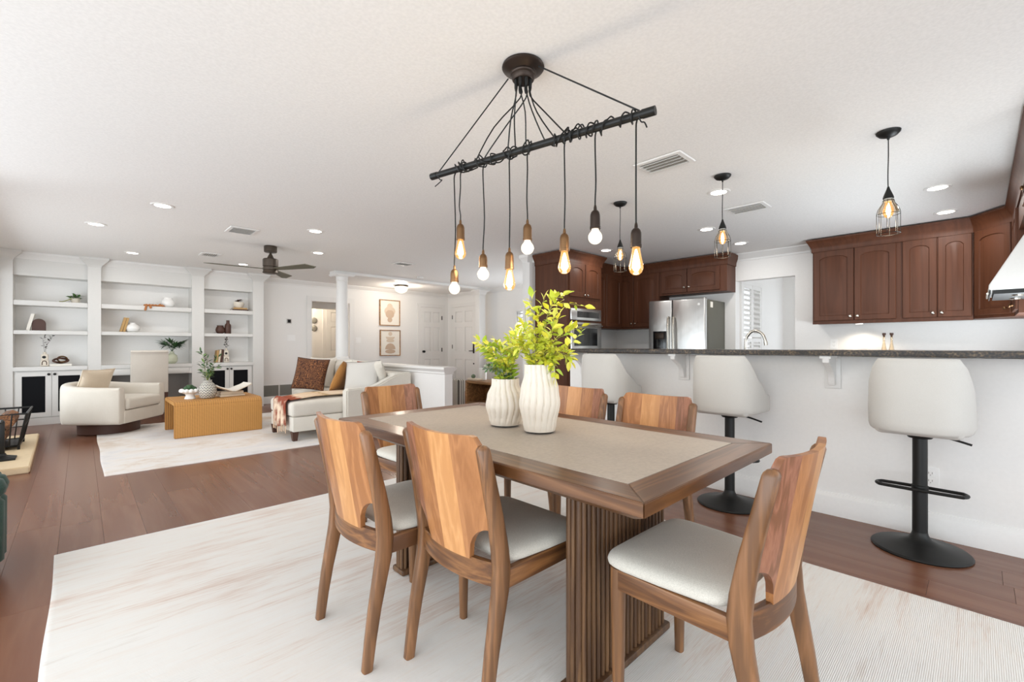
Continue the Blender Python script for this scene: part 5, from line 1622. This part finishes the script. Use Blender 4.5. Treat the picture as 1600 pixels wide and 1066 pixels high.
# desk chair
t = thing('desk_chair', 'high-backed upholstered desk chair pulled up to the built-in desk', 'chair', (0.76, 8.95, 0), 0)
rs = []
for u in range(13):
    z = 0.40 + 0.62 * u / 12
    y = 8.80 - 0.05 * (u / 12) ** 2
    rs.append([(0.535, y, z), (0.54, y - 0.004, z), (0.98, y - 0.004, z), (0.985, y, z), (0.985, y + 0.06, z), (0.535, y + 0.06, z)])
for k in range(1, 8):
    a = pi * k / 8
    y = 8.765 + 0.045 * cos(pi - a) ; z = 1.02 + 0.03 * sin(a)
    rs.append([(0.535, 8.75 - 0.012 + 0.0 * k, 1.02 + 0.004 * k)] * 0 or [(0.535, 8.75 - 0.012 + k * 0.0035, 1.02 + 0.032 * sin(a / 2)), (0.54, 8.746 - 0.012 + k * 0.0035, 1.02 + 0.032 * sin(a / 2)), (0.98, 8.746 - 0.012 + k * 0.0035, 1.02 + 0.032 * sin(a / 2)), (0.985, 8.75 - 0.012 + k * 0.0035, 1.02 + 0.032 * sin(a / 2)), (0.985, 8.81 - k * 0.004, 1.02 + 0.032 * sin(a / 2)), (0.535, 8.81 - k * 0.004, 1.02 + 0.032 * sin(a / 2))])
MB().rings(rs).build('backrest', 'grey_linen', t, 50)
MB().rbox(0.535, 0.985, 8.80, 9.28, 0.40, 0.50, 0.02, 3).build('seat', 'grey_linen', t)
for x_, y_ in ((0.56, 8.79), (0.96, 8.79), (0.56, 9.24), (0.96, 9.24)):
    MB().rings([[(x_ + a * r, y_ + b * r + dy, z) for a, b in ((-1, -1), (1, -1), (1, 1), (-1, 1))] for r, z, dy in ((0.014, 0.0, -0.03 if y_ < 9 else 0.0), (0.02, 0.40, 0))]).build('leg', 'browncer', t)

# barrel armchair, local +y is its open front
ANG = math.atan2(-0.59, 0.81) - pi / 2
t = thing('swivel_armchair', 'cream barrel swivel armchair on a dark plinth by the shelves', 'armchair', (0.27, 7.88, 0.0), ANG, local=True)
MB().lathe(0, 0, [(0.30, 0.009), (0.31, 0.012), (0.31, 0.135), (0.29, 0.15)], 40).build('plinth', 'browncer', t)
path = [(0.385, 0.39), (0.39, 0.25), (0.392, 0.1), (0.39, -0.03)]
for k in range(1, 14):
    a = pi * k / 14
    path.append((0.39 * cos(a), -0.03 - 0.36 * sin(a) ** 0.9))
path += [(-0.39, -0.03), (-0.392, 0.1), (-0.39, 0.25), (-0.385, 0.39)]
uloft(path, 0.12, lambda u: 0.15, lambda u: 0.60 + 0.055 * sin(pi * u) ** 2, 0.5, 18).build('shell', 'cream', t, 60)
MB().rbox(-0.36, 0.36, -0.3, 0.41, 0.15, 0.315, 0.02, 3).build('seat_base', 'cream', t)
MB().rbox(-0.325, 0.325, -0.27, 0.43, 0.32, 0.46, 0.035, 4, 0.018).build('seat_cushion', 'cream', t, 60)


def pillow(w, h, th, mat, name='body', parent=None, n=18, pinch=0.10):
    vs, fs = [], []
    for s in (1, -1):
        for j in range(n + 1):
            for i in range(n + 1):
                a, b = 2 * i / n - 1, 2 * j / n - 1
                e = (1 - abs(a) ** 2.6) * (1 - abs(b) ** 2.6)
                k = 1 - pinch * (1 - b * b) * abs(a) ** 3 * 0.6
                k2 = 1 - pinch * (1 - a * a) * abs(b) ** 3 * 0.6
                vs.append((a * w / 2 * k, s * th / 2 * max(0, e) ** 0.55, b * h / 2 * k2))
    N = (n + 1) ** 2
    for s in (0, 1):
        for j in range(n):
            for i in range(n):
                q = [s * N + j * (n + 1) + i, s * N + j * (n + 1) + i + 1, s * N + (j + 1) * (n + 1) + i + 1, s * N + (j + 1) * (n + 1) + i]
                fs.append(q if s == 0 else q[::-1])
    bm = bmesh.new()
    V = [bm.verts.new(v) for v in vs]
    for f in fs: bm.faces.new([V[i] for i in f])
    bmesh.ops.remove_doubles(bm, verts=bm.verts, dist=1e-5)
    bm.verts.index_update()
    mb = MB().add([v.co[:] for v in bm.verts], [[v.index for v in f.verts] for f in bm.faces])
    bm.free()
    return mb


def cushion(lab, c, w, h, th, mat, yaw, lean, roll=0.0, name='throw_pillow', cat='pillow', group=None, piping=None):
    """c centre; the cushion's face normal is local y, turned by yaw and leaned back"""
    t = thing(name, lab, cat, c, 0, group)
    Rm = Matrix.Rotation(yaw, 4, 'Z') @ Matrix.Rotation(lean, 4, 'X') @ Matrix.Rotation(roll, 4, 'Y')
    pillow(w, h, th, mat).xf(Matrix.Translation(c) @ Rm).build('cover', mat, t, 80)
    if piping:
        pts = []
        for k in range(40):
            q = 4 * k / 40; s_ = int(q); f_ = q - s_
            a, b = [(-1 + 2 * f_, -1), (1, -1 + 2 * f_), (1 - 2 * f_, 1), (-1, 1 - 2 * f_)][s_]
            kk = 1 - 0.06 * (1 - b * b) * abs(a) ** 3; k2 = 1 - 0.06 * (1 - a * a) * abs(b) ** 3
            pts.append(Vector((a * w / 2 * kk, 0, b * h / 2 * k2)))
        MB().tube(pts, 0.005, 6, closed=True).xf(Matrix.Translation(c) @ Rm).build('piping', piping, t)
    return t
# armchair cushion: leans on the back of the shell
fwd = Vector((0.81, -0.59, 0))
cc = Vector((0.27, 7.88, 0)) - fwd * 0.16 + Vector((-0.02, -0.06, 0.62))
cushion('beige square pillow leaning back in the cream armchair', tuple(cc), 0.46, 0.42, 0.13, 'beige_linen', ANG + pi - 0.12, radians(20), 0, piping='beige_linen')

# wicker waterfall coffee table
t = thing('coffee_table', 'woven wicker waterfall coffee table on the pale rug', 'table', (1.27, 7.06, 0.008), 0)
x0, x1, ya, yb_, ht, th, rad = 0.80, 1.745, 6.63, 7.48, 0.445, 0.05, 0.075
def wpath(o):
    r = rad - o
    out = [(ya + o, 0.009)]
    for k in range(9):
        a = pi - pi / 2 * k / 8
        out.append((ya + o + r + r * cos(a), ht - o - r + r * sin(a)))
    for k in range(9):
        a = pi / 2 - pi / 2 * k / 8
        out.append((yb_ - o - r + r * cos(a), ht - o - r + r * sin(a)))
    out.append((yb_ - o, 0.009))
    return out
po, pi_ = wpath(0), wpath(th)
rs = []
for a, b in zip(po, pi_):
    rs.append([(x0, a[0], a[1]), (x1, a[0], a[1]), (x1, b[0], b[1]), (x0, b[0], b[1])])
MB().rings(rs).build('woven_body', 'wicker', t, 30, bevel=0.006)
# things on it
ZT = 0.4465
cx, cy = 1.0, 6.95
t = thing('footed_bowl', 'white scalloped footed bowl filled with green moss', 'bowl', (cx, cy, ZT), 0)
MB().lathe(cx, cy, [(0.06, ZT), (0.06, ZT + 0.012), (0.045, ZT + 0.04), (0.05, ZT + 0.06), (0.095, ZT + 0.085), (0.095, ZT + 0.12), (0.085, ZT + 0.12), (0.07, ZT + 0.1)], 28).build('body', 'whiteceramic', t)
sc0 = None
for k in range(12):
    a = 2 * pi * k / 12
    p = (cx + 0.092 * cos(a), cy + 0.092 * sin(a), ZT + 0.105)
    if sc0 is None: sc0 = MB().ball(p, 0.026, n=10, m=8).build('scallop', 'whiteceramic', t); s0 = p
    else: clone(sc0, t, (p[0] - s0[0], p[1] - s0[1], 0))
mo = MB()
for k in range(14):
    a = 2 * pi * k / 7; r = 0.045 if k < 7 else 0.02
    mo.ball((cx + r * cos(a), cy + r * sin(a), ZT + 0.125 + 0.012 * (k % 3)), 0.03, n=8, m=6)
mo.build('moss', 'leaf_dark', t, kind='stuff')
cx, cy = 1.175, 6.88
t = thing('vase', 'black and white zigzag vase on the coffee table', 'vase', (cx, cy, ZT), 0)
v_ = MB().lathe(cx, cy, [(0.065, ZT), (0.085, ZT + 0.02), (0.102, ZT + 0.08), (0.098, ZT + 0.13), (0.075, ZT + 0.18), (0.05, ZT + 0.205), (0.045, ZT + 0.225), (0.05, ZT + 0.235), (0.04, ZT + 0.235), (0.038, ZT + 0.2)], 36).build('body', 'zigzag', t, 60)
stems = []
rb_ = random.Random(17)
for k, (dx, dz) in enumerate(((-0.09, 0.40), (-0.03, 0.31), (0.1, 0.22), (0.16, 0.33), (-0.12, 0.22), (0.03, 0.2), (-0.08, 0.13), (0.08, 0.12), (0.0, 0.26))):
    b = Vector((cx, cy, ZT + 0.2))
    e_ = RG * dx + FW * rb_.uniform(-0.07, 0.07)
    stems.append([b, b + e_ * 0.25 + Vector((0, 0, dz * 0.4)), b + e_ * 0.65 + Vector((0, 0, dz * 0.8)), b + e_ + Vector((0, 0, dz))])
branches('green leafy sprigs in the zigzag vase', (cx, cy, ZT + 0.2), stems, ['leaf_dark', 'leaf_green'], 0.06, 0.02, 41, 13)
t = thing('open_book', 'open white book on a low wooden stand on the coffee table', 'book', (1.45, 6.98, ZT), radians(8), local=True)
MB().rbox(-0.15, 0.15, -0.09, 0.09, 0.0005, 0.025, 0.004).rbox(-0.14, 0.14, -0.07, 0.07, 0.025, 0.07, 0.01).build('stand', 'beige_linen', t)
for s in (-1, 1):
    rs = []
    for k in range(9):
        u = k / 8
        x_ = s * 0.21 * u
        z_ = 0.075 + 0.085 * u - 0.03 * sin(pi * u) + 0.02 * sin(pi * u) ** 2
        rs.append([(x_, -0.13, z_), (x_, 0.13, z_), (x_, 0.13, z_ + 0.02 * (1 - 0.5 * u)), (x_, -0.13, z_ + 0.02 * (1 - 0.5 * u))])
    MB().rings(rs).build('pages', 'paper', t)
MB().prism([(-0.22, 0.155), (-0.2, 0.15), (0, 0.066), (0.2, 0.15), (0.22, 0.155), (0.22, 0.15), (0, 0.06), (-0.22, 0.15)], 'y', -0.135, 0.135).build('cover', 'beige_linen', t)

# ================================================================ sofa with chaise (faces -X)
t = thing('sectional_sofa', 'cream sectional sofa with a chaise against the half wall', 'sofa', (2.6, 6.4, 0.0), 0)
mt = 'cream_sofa'
MB().rbox(1.77, 3.2, 5.50, 6.33, 0.115, 0.285, 0.012).build('chaise_base', mt, t)
MB().rbox(2.35, 3.2, 6.335, 7.22, 0.115, 0.285, 0.012).build('seat_base', mt, t)
MB().rbox(1.755, 2.98, 5.50, 6.325, 0.287, 0.455, 0.04, 4, 0.03).build('chaise_cushion', mt, t, 60)
MB().rbox(2.32, 2.98, 6.335, 7.215, 0.287, 0.455, 0.04, 4, 0.03).build('seat_cushion', mt, t, 60)
MB().rbox(3.0, 3.255, 5.40, 7.40, 0.10, 0.76, 0.04, 4).build('back_frame', mt, t)
for y0, y1 in ((5.36, 5.495), (7.225, 7.36)):
    prof_ = [(2.36, 0.115), (2.345, 0.13), (2.345, 0.56), (2.355, 0.58), (2.375, 0.588), (2.55, 0.588)]
    for k in range(9):
        u = k / 8
        prof_.append((2.62 + 0.5 * u, 0.59 + 0.16 * (3 * u * u - 2 * u ** 3)))
    prof_ += [(3.2, 0.765), (3.25, 0.765), (3.25, 0.115)]
    MB().prism(prof_, 'y', y0, y1).build('arm', mt, t, 40, bevel=0.018)
for x_, y_ in ((1.80, 5.54), (1.80, 6.28), (2.40, 5.42), (3.2, 5.42), (2.40, 7.3), (3.2, 7.3)):
    MB().rings([[(x_ + a * r, y_ + b * r, z) for a, b in ((-1, -1), (1, -1), (1, 1), (-1, 1))] for r, z in ((0.024, 0.009), (0.036, 0.116))]).build('leg', 'browncer', t)
for yc, lab in ((6.82, 'large cream back cushion on the far side of the sofa'), (5.93, 'large cream back cushion on the chaise side of the sofa')):
    cushion(lab, (2.93, yc, 0.68), 0.88, 0.50, 0.24, mt, radians(90), radians(-14), name='back_cushion', cat='cushion', group='sofa back cushions')
cushion('dark brown patterned square pillow on the sofa', (2.36, 6.60, 0.72), 0.46, 0.46, 0.15, 'paisley', radians(-42), radians(-18), radians(5), piping='browncer')
cushion('cream pillow behind the brown patterned one, far corner of the sofa', (2.66, 7.0, 0.72), 0.48, 0.46, 0.15, 'cream', radians(-60), radians(-14))
cushion('mustard tan velvet pillow tilted in the middle of the sofa', (2.62, 6.12, 0.69), 0.45, 0.45, 0.14, 'tan', radians(42), radians(24), radians(6))
cushion('white pillow with dark edging near the sofa arm', (2.72, 5.74, 0.70), 0.48, 0.44, 0.15, 'white_fabric', radians(-52), radians(-18), radians(-4), piping='darkgrey')
cushion('small rust and blush pillow peeking from behind the white pillow on the sofa', (2.84, 5.90, 0.74), 0.30, 0.34, 0.10, 'rust', radians(-60), radians(-12))
# throw blanket draped over the chaise: runs along it and hangs over its foot
def chz(x): return 0.49 - 0.032 * min(1, max(0, (abs(x - 2.37) - 0.3) / 0.3)) 
nu, nv = 44, 20
vs, fs = [], []
LEN = 1.22
for j in range(nu + 1):
    u = j / nu * LEN
    for i in range(nv + 1):
        v = i / nv
        wv = 0.36 + 0.12 * (1 - j / nu)
        yy = 5.84 + 0.15 * (j / nu - 0.75) * -1.0 + (v - 0.5) * wv - 0.10 * (1 - j / nu)
        fold_ = 0.010 * sin(v * 19 + u * 2.5) + 0.006 * sin(v * 33 + 1 + u * 6)
        s = u - 0.30
        if s < -0.02:
            x_ = 1.738 - 0.012 + 0.014 * sin(v * 21) * min(1, -s * 5); z_ = 0.47 + s + 0.02 * sin(v * 9)
        elif s < 0.06:
            q = (s + 0.02) / 0.08 * pi / 2
            x_ = 1.738 + 0.045 * (1 - cos(q)); z_ = 0.45 + 0.045 * sin(q) + 0.004
        else:
            x_ = 1.783 + (s - 0.06); z_ = chz(x_) + 0.012
        vs.append((x_, yy, z_ + max(-0.006, fold_) * (1 if s > 0.06 else 0.3)))
for j in range(nu):
    for i in range(nv):
        a = j * (nv + 1) + i
        fs.append((a, a + 1, a + nv + 2, a + nv + 1))
t = thing('throw_blanket', 'rust and blush fringed throw draped over the end of the chaise', 'blanket', (1.735, 5.9, 0.18), 0)
mb_ = MB().add(vs, fs)
cl = mb_.build('cloth', 'throw', t, 70)
so_ = cl.modifiers.new('thickness', 'SOLIDIFY'); so_.thickness = 0.009; so_.offset = 1
fr_ = MB()
for i in range(24):
    v = i / 23
    a = vs[int(round(v * nv))]
    fr_.tube([(a[0], a[1], a[2] + 0.01), (a[0] - 0.004, a[1] + 0.006 * sin(i * 2.3), a[2] - 0.035), (a[0] - 0.003, a[1] + 0.012 * sin(i * 1.3), a[2] - 0.075)], 0.0045, 5)
fr_.build('fringe', 'blush', t, kind='stuff')

# ================================================================ entry pieces behind the half wall
t = thing('entry_console', 'light wood console bench behind the half wall', 'console', (5.2, 6.2, 0), 0)
MB().rbox(4.95, 5.4, 5.55, 6.36, 0.46, 0.505, 0.004).build('top', 'oak', t)
MB().rbox(4.95, 5.4, 5.55, 5.60, 0.0, 0.46, 0.004).build('side_panel', 'oak', t)
MB().rbox(4.95, 5.4, 6.31, 6.36, 0, 0.46, 0.004).build('side_panel', 'oak', t)
MB().rbox(4.95, 5.4, 5.6, 6.31, 0.10, 0.13, 0.004).build('shelf', 'oak', t)
MB().box(5.385, 5.395, 5.6, 6.31, 0.13, 0.46).build('back_board', 'oak', t)
t = thing('candle', 'white pillar candle on the wood console behind the short vase', 'candle', (5.22, 6.20, 0.506), 0)
MB().lathe(5.22, 6.20, [(0.068, 0.507), (0.07, 0.515), (0.07, 0.715), (0.06, 0.722)], 24).build('wax', 'whiteceramic', t)
MB().tube([(5.22, 6.20, 0.72), (5.22, 6.20, 0.74)], 0.003, 5).build('wick', 'black', t)
tag(MB().rbox(4.97, 5.11, 6.05, 6.33, 0.5065, 0.545, 0.012, 3).build('wooden_tray', 'beige_linen'), 'pale wooden tray on the console beside the candle', 'tray')
t = thing('moss_ball', 'grey-green decorative ball on the console tray', 'ornament', (5.04, 6.24, 0.546), 0)
MB().ball((5.04, 6.24, 0.578), 0.04).build('ball', 'leaf_grey', t)
t = thing('striped_ottoman', 'grey and white striped ottoman right of the half wall end', 'ottoman', (4.52, 6.05, 0), 0)
MB().rbox(4.45, 4.595, 5.9, 6.2, 0.03, 0.57, 0.025, 3).build('body', 'stripe', t)
MB().box(4.47, 4.575, 5.92, 6.18, 0, 0.04).build('base', 'browncer', t)
# framed abstract prints
def frame(lab, x0, x1, z0, z1, motif):
    t = thing('framed_print', lab, 'picture', ((x0 + x1) / 2, 9.55, (z0 + z1) / 2), 0, 'beige abstract prints')
    y = 9.512
    MB().box(x0, x0 + 0.018, y, 9.548, z0, z1).box(x1 - 0.018, x1, y, 9.548, z0, z1).box(x0 + 0.018, x1 - 0.018, y, 9.548, z0, z0 + 0.018).box(x0 + 0.018, x1 - 0.018, y, 9.548, z1 - 0.018, z1).build('frame', 'oak', t)
    MB().box(x0 + 0.018, x1 - 0.018, y + 0.016, 9.546, z0 + 0.018, z1 - 0.018).build('paper', 'paper', t)
    for nm, cx_, cz_, rx, rz_, half in motif:
        pts = [(cx_ + rx * cos(pi * k / 14 * (1 if half else 2)), cz_ + rz_ * sin(pi * k / 14 * (1 if half else 2)) * (1 if half != 2 else -1)) for k in range(15 if half else 14)]
        if half == 1 and nm == 'arch': pts += [(cx_ - rx, cz_ - 0.09), (cx_ + rx, cz_ - 0.09)]
        MB().prism(pts, 'y', y + 0.0145 - 0.0006 * len(t.children), y + 0.0158).build('painted_shape', M[nm if nm in M else 'print_beige'], t)
M['print_beige'] = plain('print_beige', '#d3c2ae', 0.9)
M['print_tan'] = plain('print_tan', '#c3ab95', 0.9)
xm = 5.2
frame('upper framed beige abstract print on the entry wall', 4.94, 5.46, 1.59, 2.19, [('print_beige', xm, 1.93, 0.14, 0.11, 0), ('print_tan', xm, 1.86, 0.11, 0.10, 0), ('print_beige', xm, 2.03, 0.07, 0.08, 0), ('print_tan', xm, 1.73, 0.06, 0.06, 0)])
frame('lower framed beige abstract print on the entry wall', 4.95, 5.47, 0.89, 1.49, [('print_beige', xm + 0.01, 1.40, 0.05, 0.05, 0), ('print_beige', xm + 0.01, 1.33, 0.115, 0.07, 2), ('print_beige', xm + 0.01, 1.24, 0.10, 0.04, 0), ('print_tan', xm + 0.01, 1.04, 0.13, 0.14, 1), ('print_tan', xm + 0.01, 0.99, 0.13, 0.05, 0)])

# ================================================================ left edge: hearth, log basket, green chair
tag(MB().prism([(-0.84, 5.79), (-0.325, 5.79), (-0.365, 7.9), (-0.84, 7.9)], 'z', 0.001, 0.06).build('hearth_slab', 'stone', None, bevel=0.008), 'pale stone hearth slab on the dark floor at left', 'hearth')
t = thing('log_basket', 'black iron log basket with two logs on the stone hearth', 'basket', (-0.55, 7.05, 0.061), 0)
B0_, B1_ = (-0.72, 6.80, -0.46, 7.32), (-0.80, 6.72, -0.40, 7.42)
def rect_at(u, z): return [(B0_[0] + (B1_[0] - B0_[0]) * u, B0_[1] + (B1_[1] - B0_[1]) * u, z), (B0_[2] + (B1_[2] - B0_[2]) * u, B0_[1] + (B1_[1] - B0_[1]) * u, z), (B0_[2] + (B1_[2] - B0_[2]) * u, B0_[3] + (B1_[3] - B0_[3]) * u, z), (B0_[0] + (B1_[0] - B0_[0]) * u, B0_[3] + (B1_[3] - B0_[3]) * u, z)]
lo, hi, md = rect_at(0, 0.10), rect_at(1, 0.43), rect_at(0.62, 0.30)
MB().tube(hi, 0.011, 6, closed=True).build('rim', 'black', t)
MB().tube(md, 0.006, 6, closed=True).build('band', 'black', t)
MB().tube(lo, 0.011, 6, closed=True).box(B0_[0], B0_[2], B0_[1], B0_[3], 0.095, 0.103).build('tray', 'black', t)
for s in range(4):
    a0, a1, b0_, b1_ = Vector(lo[s]), Vector(lo[(s + 1) % 4]), Vector(hi[s]), Vector(hi[(s + 1) % 4])
    n = 7 if s % 2 else 4
    for k in range(n):
        MB().tube([a0.lerp(a1, k / n), b0_.lerp(b1_, k / n)], 0.006 if k else 0.009, 6).build('bar', 'black', t)
for p in rect_at(0, 0.061):
    MB().tube([p, (p[0], p[1], 0.1)], 0.012, 6).build('foot', 'black', t)
M['bark'] = wood('log_wood', '#5c3a24', '#8a5d3b', '#a9764c', 'y', 0.8, bands=14)
for k, (lx, lz, r) in enumerate(((-0.62, 0.20, 0.085), (-0.55, 0.35, 0.075))):
    l_ = thing('log', ('split log lying in the bottom of the iron basket', 'split log on top in the iron basket')[k], 'log', (lx, 7.05, lz), 0, 'logs in the basket')
    MB().prism([(lx + r * cos(2 * pi * q / 9) * (0.85 + 0.15 * (q % 2)), lz + r * sin(2 * pi * q / 9)) for q in range(9)], 'y', 6.84, 7.28).build('wood', 'bark', l_, 20)
t = thing('fire_tool_stand', 'black iron fireplace stand with flared foot on the hearth corner', 'fireplace stand', (-0.53, 6.28, 0.061), 0)
MB().rings([[(-0.53 + a * r, 6.28 + b * r, z) for a, b in ((-1, -1), (1, -1), (1, 1), (-1, 1))] for r, z in ((0.09, 0.0615), (0.09, 0.075), (0.03, 0.10), (0.022, 0.12))]).build('foot', 'black', t)
MB().rbox(-0.548, -0.512, 6.262, 6.298, 0.11, 0.42, 0.004).build('post', 'black', t)
MB().tube([(-0.53, 6.20, 0.41), (-0.53, 6.28, 0.43), (-0.53, 6.36, 0.41)], 0.008, 6, 3).build('hook_bar', 'black', t)

t = thing('accent_chair', 'dark green velvet channelled tub chair cut by the left frame edge', 'armchair', (-0.74, 3.36, 0), 0)
pts = []
ch = None
cx, cy = -0.74, 3.36
for k in range(22):
    a = 2 * pi * k / 26 - 0.65 * pi
    R_ = 0.42
    c_ = MB().rings([[(cx + R_ * cos(a) + r * cos(2 * pi * q / 12), cy + R_ * sin(a) + r * sin(2 * pi * q / 12), z) for q in range(12)] for r, z in ((0.03, 0.06), (0.052, 0.075), (0.054, 0.36), (0.04, 0.375), (0.04, 0.385), (0.056, 0.40), (0.062, 0.43), (0.05, 0.465), (0.02, 0.48))])
    c_.build('channel', 'green', t, 60)
MB().lathe(cx, cy, [(0.40, 0.06), (0.40, 0.28), (0.36, 0.36), (0.3, 0.38)], 30).build('seat', 'green', t, 60)
for a in (45, 135, 225, 315):
    MB().tube([(cx + 0.33 * cos(radians(a)), cy + 0.33 * sin(radians(a)), 0.0005), (cx + 0.33 * cos(radians(a)), cy + 0.33 * sin(radians(a)), 0.07)], 0.02, 8).build('leg', 'browncer', t)
bpy.context.view_layer.update()
